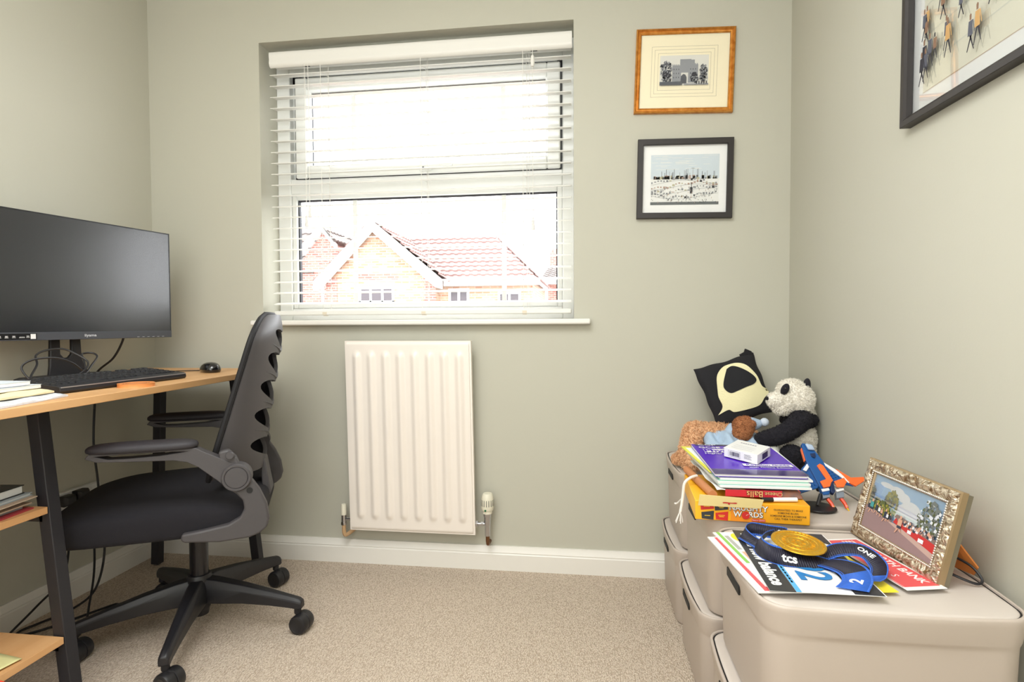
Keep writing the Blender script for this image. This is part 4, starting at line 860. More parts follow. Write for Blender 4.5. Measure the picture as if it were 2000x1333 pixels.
# tan bear lying along the back wall
tb_ = thing('plush_bear', 'shaggy tan plush bear slumped on its front under the black cushion', 'soft toy', (2.04, -.22, BT))
m1 = MB()
for a, b_, n, r0, r1 in (((2.13, -.17, .535), (2.03, -.21, .552), 8, .045, .038), ((2.03, -.22, .555), (1.996, -.28, .495), 6, .038, .030), ((2.12, -.26, .545), (2.04, -.21, .555), 6, .032, .034), ((2.20, -.16, .518), (2.12, -.15, .535), 6, .045, .046), ((2.0, -.28, .495), (2.005, -.325, .488), 4, .028, .022)):
    for k in range(n + 1): m1.ell(Vector(a).lerp(Vector(b_), k / n), r0 + (r1 - r0) * k / n, nu=12, nv=8)
m1.ell((1.998, -.30, .484), (.022, .03, .018)); make_furry(m1.build('bear_body', fur_t, tb_, remesh=.0045, disp=(.009, .010)), 14000, .011, .0019)
m1 = MB(); m1.ell((1.972, -.248, .481), (.018, .02, .017)); m1.ell((1.985, -.235, .488), (.016, .02, .018)); make_furry(m1.build('paw', fur_t, tb_, remesh=.004, disp=(.007, .008)), 1800, .008, .0016)
# small brown bear in blue
bb = thing('plush_bear', 'small brown plush bear in a pale blue bobble hat and pyjamas, behind the booklets', 'soft toy', (2.13, -.32, BT))
m1 = MB(); m1.ell((2.158, -.285, .596), (.034, .030, .027)); m1.ell((2.148, -.30, .575), (.028, .026, .024)); m1.ell((2.175, -.312, .607), (.009, .008, .009)); make_furry(m1.build('bear_head', fur_b, bb, remesh=.004, disp=(.010, .005)), 5000, .0055, .0013)
blue1 = mat('pale_blue_knit', (176, 196, 220), .95, bump=(300, .8, .002, (1, 3, 1))); blue2 = mat('pale_blue_cotton', (172, 194, 218), .9, bump=(26, .7, .012))
m1 = MB(); m1.loft([[(2.170 + .036 * k + math.cos(t) * .0, -.285 + math.cos(t) * .026 * (1 - k * .55), .598 + .004 * k + math.sin(t) * .026 * (1 - k * .6)) for t in [2 * PI * i / 20 for i in range(20)]] for k in (0, .3, .6, .85, 1)]); m1.build('hat', blue1, bb, sub=1)
m1 = MB(); m1.ell((2.214, -.288, .607), .0125); m1.build('bobble', mat('white_blue_wool', (206, 216, 230), .95, bump=(120, 1, .003)), bb)
m1 = MB()
def cloth(a, b):
    x = 2.045 + .175 * a; y = -.26 - .10 * b
    h = .082 * math.sin(PI * min(1, max(0, .08 + .9 * a))) ** .5 * (1 - .5 * b) + .008 * math.sin(a * 17 + b * 3) * (1 - b * .4) + .004 * math.sin(a * 31 - b * 5)
    return (x, y, .503 + h)
m1.grid(cloth, 50, 20); m1.build('pyjamas', blue2, bb, solid=.003)
m1 = MB(); m1.ell((2.135, -.315, .505), (.085, .045, .042)); m1.build('bear_body', blue2, bb)
# ------------------------------------------------------------------ cushion
cu = thing('cushion', 'square black cushion with a cream pear shaped felt patch, tilted against the back wall', 'cushion', (2.17, -.11, .55))
A_ = Vector((2.044, -.10, .747)); B_ = Vector((2.240, -.07, .803)); C_ = Vector((2.296, -.14, .621)); D2 = Vector((2.110, -.17, .560))
cn = (B_ - A_).cross(D2 - A_).normalized();  cn = -cn if cn.y > 0 else cn
def cpos(a, b, d, raw=False):
    p = A_.lerp(B_, a).lerp(D2.lerp(C_, a), b); e = 4 * a * (1 - a) * 4 * b * (1 - b); k = min(1, max(0, e)) ** .42
    pinch = .035 * (math.sin(PI * a) * (b - .5) * -1); pin2 = .035 * (math.sin(PI * b) * (a - .5) * -1)
    if raw: return p
    p = p + (D2 - A_) * (pinch + .008 * math.sin(a * 15) * (1 - 4 * b * (1 - b))) + (B_ - A_) * (pin2 + .008 * math.sin(b * 17 + 1) * (1 - 4 * a * (1 - a)))
    return p + cn * d * (.026 * k + .0015 + .002 * math.sin(9 * a + 4 * b) * k)
m1 = MB(); n = 30
for sg in (1, -1): m1.grid(lambda a, b: cpos(a, b, sg), n, n)
ctm = mat('black_cotton', (26, 25, 30), .9, bump=(18, .5, .01)); cb_ = m1.build('cushion_cover', ctm, cu, ang=180)
m1 = MB(); m1.loft([[B_ + Vector(p) + Vector((0, d_, 0)) for p in ((.004, 0, -.012), (-.006, 0, .004), (-.024, 0, .012), (-.027, 0, .001), (-.042, 0, -.008), (-.036, 0, -.018), (-.02, 0, -.022))] for d_ in (-.010, .002)]); m1.build('corner_flap', ctm, cu)
def patch(name, pts, m_, h):
    m1 = MB(); N = 60; P = catmull([Vector((x, y, 0)) for x, y in pts] + [Vector((*pts[0], 0))], 6)[:-1]
    cx = sum(p.x for p in P) / len(P); cy = sum(p.y for p in P) / len(P)
    rings = [[cpos(cx + (p.x - cx) * k, cy + (p.y - cy) * k, 1) + cn * h for p in P] for k in (1, .85, .7, .55, .4, .25, .1)]
    back = [cpos(p.x, p.y, 1) + cn * .0003 for p in P]
    m1.loft([back] + rings, 0, False, True); m1.build(name, m_, cu, ang=60)
# pear outline in cushion coordinates (a along top edge, b downwards)
import itertools
def inv(px, py):      # helper: zoomed-sketch units to (a, b) of the cover by bilinear search
    TL, TR, BR, BL = (415, 300), (1090, 112), (1300, 720), (660, 915)
    best = None
    for i in range(61):
        for j in range(61):
            a, b = i / 60, j / 60; x = (TL[0] * (1 - a) + TR[0] * a) * (1 - b) + (BL[0] * (1 - a) + BR[0] * a) * b; y = (TL[1] * (1 - a) + TR[1] * a) * (1 - b) + (BL[1] * (1 - a) + BR[1] * a) * b
            d = (x - px) ** 2 + (y - py) ** 2
            if best is None or d < best[0]: best = (d, a, b)
    return best[1], best[2]
outl = [inv(*p) for p in ((650, 785), (700, 700), (655, 590), (645, 420), (690, 320), (760, 262), (880, 235), (1000, 275), (1100, 370), (1155, 480), (1222, 505), (1215, 560), (1165, 600), (1100, 690), (960, 730), (830, 755), (760, 735))]
patch('felt_patch', outl, mat('cream_felt_patch', (238, 230, 186), .95, bump=(200, .5, .002)), .0022)
patch('black_patch', [inv(*p) for p in ((760, 300), (840, 268), (1000, 335), (1085, 420), (1060, 470), (960, 505), (870, 545), (790, 570), (725, 530), (715, 470))], mat('black_felt', (30, 30, 34), .95), .004)
# ------------------------------------------------------------------ yellow game box
gb = thing('game_box', 'flat yellow card game box lying on the storage box with the booklets on top', 'game box', (2.05, -.64, BT + .001))
yel = mat('yellow_card', (250, 190, 40), .4, var=(5, (246, 168, 30), .4, .7)); redc = mat('red_card_print', (212, 48, 44), .45); drk = mat('dark_card_print', (56, 58, 62), .45); wht = mat('white_print', (244, 244, 242), .5); ylt = mat('yellow_print', (240, 200, 50), .5); ornge = mat('orange_print', (244, 150, 40), .5); dkt = mat('dark_text', (70, 48, 30), .5)
GA = Vector((1.934, -.730, BT + .0012)); GB = Vector((2.172, -.745, BT + .0012)); gx = (GB - GA).normalized(); gy_ = Vector((-gx.y, gx.x, 0)); GW = .238; GD = .225; GH = .043
m1 = MB(); m1.loft([[GA + gx * u * GW + gy_ * v * GD + Vector((0, 0, z)) for u, v in ((0, 0), (1, 0), (1, 1), (0, 1))] for z in (0, GH)]); gbx = m1.build('carton', yel, gb, bevel=.0015)
m1 = MB(); s = Sheet(m1, GA - gy_ * .0003, gx, (0, 0, 1), .00015)
s.rect(.075, .001, .140, .042, 5)
for u0, c1, c2 in ((.012, 0, 1), (.042, 1, 0)):
    s.poly([(u0, .022), (u0 + .028, .026), (u0 + .027, .035), (u0 - .001, .035)], c1); s.poly([(u0 + .002, .003), (u0 + .027, .001), (u0 + .028, .0215), (u0 + .001, .017)], c2)
s.k += 1
for u, v, w_ in ((.018, .0300, .013), (.020, .0095, .012), (.049, .0310, .013), (.051, .0285, .009), (.049, .0115, .014), (.051, .0085, .010)): s.srect(u, v, u + w_, v + .0014, 3)
s.text('NAUGHTY', .112, .030, .0165, 6, bold=.05); s.text('NAUGHTY', .1115, .0305, .0165, 2, bold=.02)
s.text('W', .090, .0165, .0165, 6, bold=.05); s.text('W', .0895, .017, .0165, 2, bold=.02); s.text('RDS', .1275, .0165, .0165, 6, bold=.05); s.text('RDS', .127, .017, .0165, 2, bold=.02)
s.disc(.1065, .0155, .0085, .0085, 0, 24); s.poly([(.1065, .0145), (.1140, .0195), (.1078, .0165)], 2); s.rect(.119, .0035, .147, .0085, 0); s.text('Makes it QUICK!', .133, .006, .0038, 2)
for k, l in enumerate(('GUARANTEED TO MAKE', 'SOMEONE BLUSH,', 'SOMEONE MOAN & SOMEONE', 'CALL THEIR THERAPIST')): s.text(l, .193, .0315 - k * .0065, .0053, 4, bold=.015)
m1.build('front_print', [redc, drk, wht, ylt, dkt, ornge, drk], gbx, flat=True)
# ------------------------------------------------------------------ bits between game box and booklets
z0_ = BT + GH + .002
clr = glass_mat('clear_film', (.93, .93, .95), .12, .12)
brn = mat('brown_kraft', (196, 130, 84), .6); wy = mat('white_wrapper', (238, 236, 232), .35, bump=(40, .6, .004))
m1 = MB()
def roll(x0, y0, x1, y1, z, r):
    m1.cyl((x0, y0, z), (x1, y1, z), r, n=20)
roll(1.955, -.50, 1.975, -.718, z0_ + .0095, .0093); o = m1.build('rolled_paper', brn, origin=(1.965, -.62, z0_)); tag(o, 'brown paper roll on the left edge of the yellow game box', 'paper roll')
o['group'] = 'craft things on the game box'
m1 = MB(); m1.grid(lambda a, b: (1.972 + .085 * a + .012 * (1 - b), -.715 + .26 * b, z0_ + .003 + .022 * (1 - a * .6) * (.75 + .25 * b) + .003 * math.sin(a * 9 + b * 12)), 20, 24)
o = m1.build('wrapper', [wy], solid=.0012, origin=(2.01, -.6, z0_)); tag(o, 'crinkled white wrapper with yellow spots under the booklets', 'wrapper', 'craft things on the game box')
m1 = MB()
for u, v in ((.02, .03), (.045, .055), (.03, .075), (.055, .02), (.062, .04)):
    zz = z0_ + .003 + .022 * (1 - (u / .085) * .6) * (.75 + .25 * v / .26) + .0045
    m1.loft([[(1.972 + u + .012 + dx, -.715 + v + dy, zz + q_ - dx * .2) for dx, dy in ((0, 0), (.012, .002), (.015, .014), (.003, .012))] for q_ in (0, .0006)])
m1.build('yellow_spots', ylt, o)
sn = thing('snack_packet', 'red cheese ball packet sandwiched between the booklets and the game box', 'packet', (2.06, -.66, z0_))
m1 = MB(); m1.grid(lambda a, b: (2.015 + .108 * a, -.712 + .16 * b, z0_ + .010 + (.008 * abs(math.sin(PI * a)) ** .4 * abs(math.sin(PI * min(1, b))) ** .35)), 24, 24); m1.grid(lambda a, b: (2.015 + .108 * a, -.712 + .16 * b, z0_ + .010 - (.007 * abs(math.sin(PI * a)) ** .4 * abs(math.sin(PI * min(1, b))) ** .35)), 24, 24)
pk = m1.build('packet_film', mat('magenta_red_film', (206, 50, 66), .3), sn)
m1 = MB(); m1.T = Matrix.Identity(4); m1.box(2.002, 2.123, -.7165, -.7150, z0_ + .0065, z0_ + .0215)
m1.build('packet_edge', mat('magenta_red_film', (206, 50, 66), .3), sn)
m1 = MB(); s = Sheet(m1, (2.123, -.7168, z0_ + .0215), (-1, 0, 0), (0, 0, -1), .0002); s.text('Cheese', .018, .007, .0125, 0, bold=.03); s.text('Balls', .058, .0075, .020, 0, bold=.04); s.text('Cheese', .018, .007, .0125, 1); s.text('Balls', .058, .0075, .020, 1, bold=.0)
m1.build('packet_print', [mat('dark_red_print', (96, 30, 30), .5), mat('peach_print', (244, 196, 130), .5)], pk, flat=True)
m1 = MB(); m1.cyl((2.075, -.730, z0_ + .0055), (2.100, -.728, z0_ + .0055), .0048); pn_ = thing('marker_pen', 'white marker pen with a black cap lying on the front of the game box', 'pen', (2.11, -.73, z0_)); m1.build('pen_cap', black, pn_)
m1 = MB(); m1.cyl((2.100, -.728, z0_ + .0055), (2.152, -.722, z0_ + .0055), .0046); m1.build('pen_barrel', wht, pn_)
m1 = MB(); m1.loft([rloop(.040, .075, .01, z0_ + .0005, 0, 2.135, -.63), rloop(.038, .073, .01, z0_ + .016, 0, 2.130, -.625)]); o = m1.build('plastic_pouch', mat('smoky_film', (120, 112, 116), .15, var=(30, (176, 120, 96), .45, .6)), bevel=.003, origin=(2.13, -.63, z0_)); tag(o, 'smoky clear plastic pouch at the right end of the game box', 'pouch')
ht = thing('card_header', 'cream cardboard hang tag folded over the front edge of the game box', 'card', (2.0, -.745, z0_ - .01))
m1 = MB(); s = Sheet(m1, (1.938, -.7400, z0_ - .009), gx, (0, -.12, 1)); m1.loft([[s.P(u, v, h) for u, v in ((.0, .0), (.131, .0), (.136, .021), (.003, .026))] for h in (0, .0012)]); cd_ = m1.build('card', mat('buff_card', (226, 206, 144), .7), ht, bevel=.0004)
m1 = MB(); s = Sheet(m1, (1.938, -.7412, z0_ - .009), gx, (0, -.12, 1)); s.k = 3; s.poly([(.052, .0085), (.080, .0085), (.082, .0105), (.078, .0115), (.070, .0105), (.056, .0115), (.051, .0105)], 0); s.poly([(.062, .0062), (.067, .006), (.066, .009), (.063, .009)], 0); m1.build('hang_slot', mat('slot_red', (190, 40, 44), .6), cd_, flat=True)
ds = MB(); ds.tube([(1.962, -.60, z0_ + .020), (1.945, -.612, z0_ + .018), (1.930, -.618, z0_ + .006), (1.926, -.62, z0_ - .02), (1.922, -.625, z0_ - .045), (1.918, -.63, z0_ - .062)], .0035, smooth=6)
for k in range(5): a = k * 1.25; ds.tube([(1.918, -.63, z0_ - .058), (1.916 + .006 * math.cos(a), -.632 + .006 * math.sin(a), z0_ - .075), (1.914 + .009 * math.cos(a), -.634 + .009 * math.sin(a), z0_ - .086)], .0012, n=5)
ds.tube([(1.925, -.62, z0_ - .03), (1.915, -.60, z0_ - .05), (1.910, -.595, z0_ - .052)], .0022, n=6)
o = ds.build('drawstring', mat('white_cord', (232, 228, 222), .9), origin=(1.94, -.61, z0_)); tag(o, 'knotted white drawstring hanging off the left side of the game box', 'drawstring')
# ------------------------------------------------------------------ booklets
def booklet(z, h, x0, x1, y0, y1, sag, fan, m_, label, lift=0):
    m1 = MB(); n, k_ = 14, 20
    def P(a, b, t):
        x = x0 + (x1 - x0) * a - fan * (1 - a) ** 2 * b; y = y0 + (y1 - y0) * b
        return (x, y, z + sag * b + (h if t else 0) - lift * (1 - a) ** 3 * (1 - b))
    loops = []
    for j in range(k_ + 1):
        b = j / k_; loops.append([P(i / n, b, 0) for i in range(n + 1)] + [P(i / n, b, 1) for i in range(n, -1, -1)])
    m1.loft(loops); o = m1.build('booklet', m_, origin=(x0, y0, z)); return tag(o, label, 'booklet', 'booklets on the game box')
zb = z0_ + .0245
pw = mat('booklet_white', (236, 240, 238), .6); pt = mat('booklet_mint', (178, 226, 214), .6); ppg = mat('booklet_pages', (226, 232, 230), .7); pyl = mat('booklet_yellow', (228, 226, 90), .6); pgn = mat('booklet_green', (140, 206, 180), .6)
booklet(zb, .0042, 1.992, 2.187, -.712, -.47, .012, .020, pw, 'white booklet at the bottom of the booklet pile')
booklet(zb + .0044, .0028, 1.990, 2.184, -.706, -.46, .013, .024, pt, 'mint green booklet second from the bottom of the pile')
booklet(zb + .0074, .0052, 1.988, 2.186, -.708, -.46, .013, .027, ppg, 'grey white booklet just above the mint green one')
booklet(zb + .0128, .0024, 1.992, 2.183, -.703, -.46, .014, .031, pgn, 'green edged booklet in the middle of the pile')
booklet(zb + .0154, .0040, 1.994, 2.192, -.704, -.455, .014, .034, pw, 'white booklet just under the purple textbook, sticking out right')
booklet(zb + .0196, .0020, 1.980, 2.150, -.66, -.44, .012, .030, pyl, 'yellow edged booklet fanned out at the left of the pile')
tbk = thing('textbook', 'purple physics textbook in clear film on top of the booklet pile', 'textbook', (2.08, -.58, zb + .02))
tz = zb + .0218; sl_ = .014 / .25
pur = mat('purple_cover', (84, 34, 190), .22); wtx = mat('cover_white', (236, 232, 244), .3)
def tp(u, v, h): return (1.984 + u, -.700 + v, tz + v * sl_ + h)
m1 = MB(); m1.loft([[tp(u, v, h) for u, v in ((0, 0), (.197, 0), (.190, .248), (-.008, .248))] for h in (.0008, .0058)]); m1.build('page_block', paperm, tbk)
m1 = MB(); m1.loft([[tp(u, v, h) for u, v in ((-.001, -.001), (.199, -.001), (.191, .250), (-.009, .250))] for h in (.0058, .0066)]); m1.loft([[tp(u, v, h) for u, v in ((-.001, -.001), (.199, -.001), (.191, .250), (-.009, .250))] for h in (0, .0008)]); cv = m1.build('cover', pur, tbk)
m1 = MB(); s = Sheet(m1, tp(0, 0, .0068), (1, 0, 0), (0, 1, sl_), .00018)
s.rect(.0, .235, .19, .2495, 3); s.text('CGP', .030, .2425, .015, 0, sx=1.6, bold=.02)
s.text('GCSE AQA', .060, .218, .020, 0, sx=1.15, bold=.03); s.rect(.012, .172, .110, .203, 0); s.text('Physics', .058, .187, .032, 1, sx=1.0, bold=.04); s.text('Higher Level', .05, .160, .016, 0, bold=.01)
s.rect(.078, .060, .190, .078, 0); s.text('Revision Guide', .134, .069, .016, 1, bold=.03); s.text('with Online Edition', .135, .050, .012, 0)
m1.build('cover_print', [wtx, pur, wtx, mat('navy_band', (40, 34, 84), .3)], cv, flat=True)
m1 = MB(); m1.loft([[tp(u, v, h) for u, v in ((-.004, -.010), (.200, -.010), (.198, .03), (-.004, .03))] for h in (.0085, .0090)]); m1.build('film_sleeve', clr, tbk)
# ------------------------------------------------------------------ small white box on the textbook
wb = thing('medicine_box', 'small white carton with a barcode standing on the purple textbook', 'carton', (2.09, -.565, tz + .012))
o0 = Vector((2.034, -.566, tz + .0160)); wx_ = Vector((.060, -.068, -.003)); wxn = wx_.normalized(); wy_ = Vector((.054, .080, .004)); WH = .023
m1 = MB(); m1.loft([[o0 + wx_ * u + wy_ * v + Vector((0, 0, h)) for u, v in ((0, 0), (1, 0), (1, 1), (0, 1))] for h in (0, WH)]); cbx = m1.build('carton', mat('white_carton', (240, 240, 240), .4), wb, bevel=.0008)
inkb = mat('purple_black_ink', (50, 44, 80), .5)
m1 = MB(); s = Sheet(m1, o0 + Vector((-.0002, -.0004, 0)), wxn, (0, 0, 1)); rnd = random.Random(2); u = .016
for (a, b, c_, d_) in ((.012, .004, .045, .0044), (.012, .0186, .045, .019), (.012, .004, .0124, .019), (.0446, .004, .045, .019)): s.srect(a, b, c_, d_, 0)
s.k += 1
while u < .041: w1 = rnd.choice((.0008, .0014, .0022)); s.srect(u, .0065, u + w1, .0165, 0); u += w1 + rnd.choice((.0008, .0014))
for k in range(4): s.srect(.056, .0075 + k * .003, .076 - .003 * (k % 2), .0082 + k * .003, 0)
m1.build('barcode', inkb, cbx, flat=True)
m1 = MB(); s = Sheet(m1, o0 + Vector((0, 0, WH + .0003)), wxn, wy_.normalized()); [s.srect(.018 + k * .0065, .070, .0225 + k * .0065, .076, 0) for k in range(7)]
for k in range(3): s.srect(.014, .045 - k * .014, .07, .046 - k * .014, 0)
m1.build('top_print', mat('grey_print', (150, 146, 160), .5), cbx, flat=True)
m1 = MB(); s = Sheet(m1, o0 + wx_ + Vector((.0003, -.0002, 0)), wy_.normalized(), (0, 0, 1)); s.srect(.035, .004, .075, .018, 0); m1.build('end_label', inkb, cbx, flat=True)
# ------------------------------------------------------------------ toy jet
jt = thing('toy_jet', 'blue and orange brick built toy jet climbing on a round black display stand', 'toy jet', (2.25, -.61, BT))
JT_ = Vector((2.275, -.60, .482)); JA = Vector((-.32130655, .60623877, .72748653)); JB = Vector((.94680222, .19097356, .25902635)); JB = (JB - JA * JA.dot(JB)).normalized(); JK = JB.cross(JA).normalized()
jb = mat('jet_blue', (22, 84, 150), .28); jo = mat('jet_orange', (255, 112, 48), .28); jw = mat('jet_white', (240, 240, 240), .28); jg = mat('jet_grey', (130, 138, 150), .3); jc = mat('jet_canopy', (170, 186, 210), .1); jk = mat('jet_navy', (20, 40, 80), .3)
def jp(name, pts, k0, k1, m_, bev=.0008, par=None):
    m1 = MB(); m1.prism(pts, lambda a, b, h: tuple(JT_ + JA * a + JB * b + JK * h), k0, k1); return m1.build(name, m_, par or jt, bevel=bev)
fus = jp('fuselage', [(.1446, .0088), (.138, .022), (.1152, .0268), (.0847, .0294), (.0332, .0211), (.0062, -.0053), (.0088, -.0185), (.0378, -.0137), (.0997, -.0076), (.1347, .0027)], -.008, .006, jb)
jp('canopy', [(.1401, .0123), (.1315, .0268), (.1161, .0255), (.122, .0107)], .006, .0135, jc, .003)
jp('nose_plate', [(.1446, .0088), (.140, .009), (.121, .0075), (.1347, .0027)], -.004, .0075, jb); jp('nose_wedge', [(.112, .010), (.110, .022), (.102, .019), (.098, .014), (.104, .009)], .006, .0095, jk)
jp('side_stripe', [(.134, .0005), (.100, -.0102), (.100, -.0078), (.134, .0024)], -.006, .004, jo)
lwg = jp('wing', [(.0966, -.0033), (.0871, -.0245), (.064, -.050), (.0482, -.0722), (.0300, -.070), (.030, -.0174), (.036, -.012)], -.006, -.001, jb)
jp('wing_panel', [(.0958, -.003), (.0866, -.0025), (.0748, -.0212), (.0813, -.0265)], -.001, .003, jw, par=lwg)
rwg = jp('wing', [(.0864, .029), (.0208, .0700), (.010, .064), (.0205, .0457), (.0353, .0194)], -.006, -.001, jb)
jp('wing_panel', [(.0864, .029), (.0563, .0481), (.0212, .0605), (.0185, .0553), (.0749, .0294)], -.001, .003, jw, par=rwg)
jp('wing_tip', [(.0600, .0481), (.0298, .0672), (.0225, .0955), (.0137, .094), (.0071, .0655), (.0173, .0574), (.040, .053)], -.002, .004, jo, par=rwg)
jp('wing_tip', [(.050, -.066), (.028, -.092), (.022, -.086), (.030, -.062)], -.004, .002, jo, par=lwg)
def studs(name, cells, par):
    m1 = MB()
    for a, b in cells: p = JT_ + JA * a + JB * b; m1.cyl(p - JK * .001, p + JK * .0012, .0022, n=10)
    m1.build(name, jb, par)['kind'] = 'stuff' if False else ''
    return
def studs(cells, par):
    m1 = MB()
    for a, b in cells:
        p = JT_ + JA * a + JB * b; m1.cyl(p - JK * .001, p + JK * .0012, .0022, n=10)
    m1.build('stud_rows', jb, par)
studs([(.040 + .0072 * i, -.020 - .0072 * j) for i in range(6) for j in range(6) if j < 6 - i * .9 and .04 + .0072 * i < .09 - (.0072 * j) * .6], lwg)
studs([(.028 + .0072 * i, .030 + .0072 * j) for i in range(7) for j in range(4) if j < 4 - i * .55], rwg)
jp('spine_stripe', [(.0787, .0072), (.0814, .0166), (.0743, .0213), (.0332, .0211), (.0278, .0086)], .006, .010, jo)
for nm, pts in (('tail_fin', [(.0397, -.0096), (.0412, .0145), (.0293, .013), (.0214, .0045), (.0231, -.0109)]), ('tail_fin', [(.0303, .0207), (.0314, .047), (.0204, .0474), (.0109, .0336), (.0155, .0187)])): jp(nm, pts, .008, .0125, jo)
jp('tail_wedge', [(.030, .0105), (.030, .0185), (.008, .010), (.003, .003), (.008, -.001)], .0, .011, jk)
jp('tail_panel', [(.023, -.016), (.021, .002), (.014, .001), (.016, -.017)], -.004, .008, jw); jp('tail_panel', [(.012, .014), (.010, .034), (.005, .032), (.006, .014)], -.004, .008, jw)
for (pts, fl) in (([(.016, -.0168), (.0124, .0008), (.0004, -.0055), (.0015, -.0225)], (.000, -.0100)), ([(.0078, .0138), (.0038, .0319), (-.0092, .0244), (-.0065, .0068)], (-.0070, .0190))):
    e = jp('engine', pts, -.010, .004, jg)
    m1 = MB(); a0, b0 = fl; F = lambda a, b, k: JT_ + JA * a + JB * b + JK * k
    dirn = (F(-.036, -.006, -.004) - F(0, 0, 0)).normalized() if False else (F(a0 - .036, b0 + .001, -.004) - F(a0, b0, -.004)).normalized()
    p0 = F(a0, b0, -.004); pts_ = [p0, p0 + dirn * .014 + JB * .001, p0 + dirn * .026 - JB * .001, p0 + dirn * .036]
    m1.tube(pts_[:3], lambda t: .0046 - .001 * t, n=6); fl1 = m1.build('flame', mat('flame_red', (240, 70, 20), .15), e)
    m1 = MB(); m1.tube([pts_[1] + dirn * .006, pts_[2], pts_[3]], lambda t: .0038 * (1 - t) + .0004, n=6); m1.build('flame_tip', mat('flame_yellow', (246, 200, 30), .15), e)
m1 = MB(); m1.lathe([(.001, 0), (.040, 0), (.041, .0015), (.040, .0035), (.012, .005), (.001, .005)], (2.238, -.612, BT), n=40); m1.cyl((2.238, -.612, BT + .004), (2.252, -.594, .486), .0045); m1.build('display_stand', black, jt)
m1 = MB(); p = JT_ + JA * .03 - JB * .012 - JK * .012; m1.cyl(p + JK * .006, p - JK * .004, .005); m1.build('landing_wheel', black, jt)
# ------------------------------------------------------------------ standing photo frame
pf = thing('photo_frame', 'ornate silver gilt photo frame with a street race photo, standing on the near box', 'photo frame', (2.26, -.90, BT + .002))
PB = Vector((2.242, -.778, BT + .0025)); pux = Vector((.027, -.244, 0)).normalized(); pn_in = Vector((.994, .11, 0)); al = math.radians(14); puy = (pn_in * math.sin(al) + Vector((0, 0, math.cos(al)))).normalized(); PN = pux.cross(puy).normalized()
PW, PH = .247, .162
def pq(u, v, d): return PB + pux * u + puy * v + PN * d
silv = bpy.data.materials.new('aged_silver_gilt'); silv.use_nodes = True; nt = silv.node_tree; b = nt.nodes['Principled BSDF']; b.inputs['Metallic'].default_value = .75; b.inputs['Roughness'].default_value = .34
tc = nt.nodes.new('ShaderNodeTexCoord'); vo = nt.nodes.new('ShaderNodeTexVoronoi'); vo.feature = 'SMOOTH_F1'; vo.inputs['Scale'].default_value = 120; nn = nt.nodes.new('ShaderNodeTexNoise'); nn.inputs['Scale'].default_value = 60; nn.inputs['Distortion'].default_value = 2.5
nt.links.new(tc.outputs['Object'], nn.inputs['Vector']); nt.links.new(tc.outputs['Object'], vo.inputs['Vector'])
r = nt.nodes.new('ShaderNodeValToRGB'); e = r.color_ramp.elements; e[0].position = .35; e[0].color = rgb((140, 112, 80)); e[1].position = .6; e[1].color = rgb((226, 214, 192)); nt.links.new(nn.outputs['Fac'], r.inputs[0]); nt.links.new(r.outputs[0], b.inputs['Base Color'])
bp = nt.nodes.new('ShaderNodeBump'); bp.inputs['Strength'].default_value = .9; bp.inputs['Distance'].default_value = .004; ad = nt.nodes.new('ShaderNodeMath'); nt.links.new(vo.outputs['Distance'], ad.inputs[0]); nt.links.new(nn.outputs['Fac'], ad.inputs[1]); nt.links.new(ad.outputs[0], bp.inputs['Height']); nt.links.new(bp.outputs[0], b.inputs['Normal'])
plain = mat('champagne_metal', (176, 152, 118), .35, .7)
def pring(mb, prof, n_=1):
    loops = []
    for i, d_ in prof:
        lp = []
        cs = [(i, i), (PW - i, i), (PW - i, PH - i), (i, PH - i)]
        for k in range(4):
            a, b_ = cs[k], cs[(k + 1) % 4]
            for q_ in range(n_): lp.append(pq(a[0] + (b_[0] - a[0]) * q_ / n_, a[1] + (b_[1] - a[1]) * q_ / n_, d_))
        loops.append(lp)
    mb.loft(loops, 0, False, False)
m1 = MB(); pring(m1, [(.0, -.006), (.0, .004), (.003, .0055)]); m1.build('frame_edge', plain, pf, ang=25)
m1 = MB(); pring(m1, [(.0045, -.017), (.003, -.0165), (.0025, -.008), (.004, -.0055)]); m1.build('frame_rebate', mat('pewter_brown', (138, 130, 112), .4, .5), pf, ang=25)
m1 = MB(); nL = 60; loops = []
for i, d_ in ((.003, .0055), (.006, .0075), (.011, .0095), (.016, .008), (.020, .0055), (.022, .005)):
    lp = []; cs = [(i, i), (PW - i, i), (PW - i, PH - i), (i, PH - i)]
    for k in range(4):
        a, b_ = cs[k], cs[(k + 1) % 4]
        for q_ in range(nL):
            t = q_ / nL; w1 = .0022 * math.sin(t * 40) * (1 if .004 < i < .018 else 0) * math.cos(i * 400 + t * 20); lp.append(pq(a[0] + (b_[0] - a[0]) * t, a[1] + (b_[1] - a[1]) * t, d_ + w1))
    loops.append(lp)
m1.loft(loops, 0, False, False); m1.build('ornate_moulding', silv, pf, ang=60)
m1 = MB(); bi = .0235
for k, (a, b_) in enumerate((((bi, bi), (PW - bi, bi)), ((PW - bi, bi), (PW - bi, PH - bi)), ((PW - bi, PH - bi), (bi, PH - bi)), ((bi, PH - bi), (bi, bi)))):
    n_ = 48 if k % 2 == 0 else 28
    for q_ in range(n_): t = q_ / n_; m1.ell(pq(a[0] + (b_[0] - a[0]) * t, a[1] + (b_[1] - a[1]) * t, .006), .0019, nu=8, nv=6)
o = m1.build('bead_trim', mat('bright_silver', (226, 222, 212), .25, .7), pf); o['kind'] = 'stuff'
m1 = MB(); pring(m1, [(.0225, .0045), (.026, .004), (.028, .001), (.028, -.002)]); m1.build('inner_lip', plain, pf, ang=20)
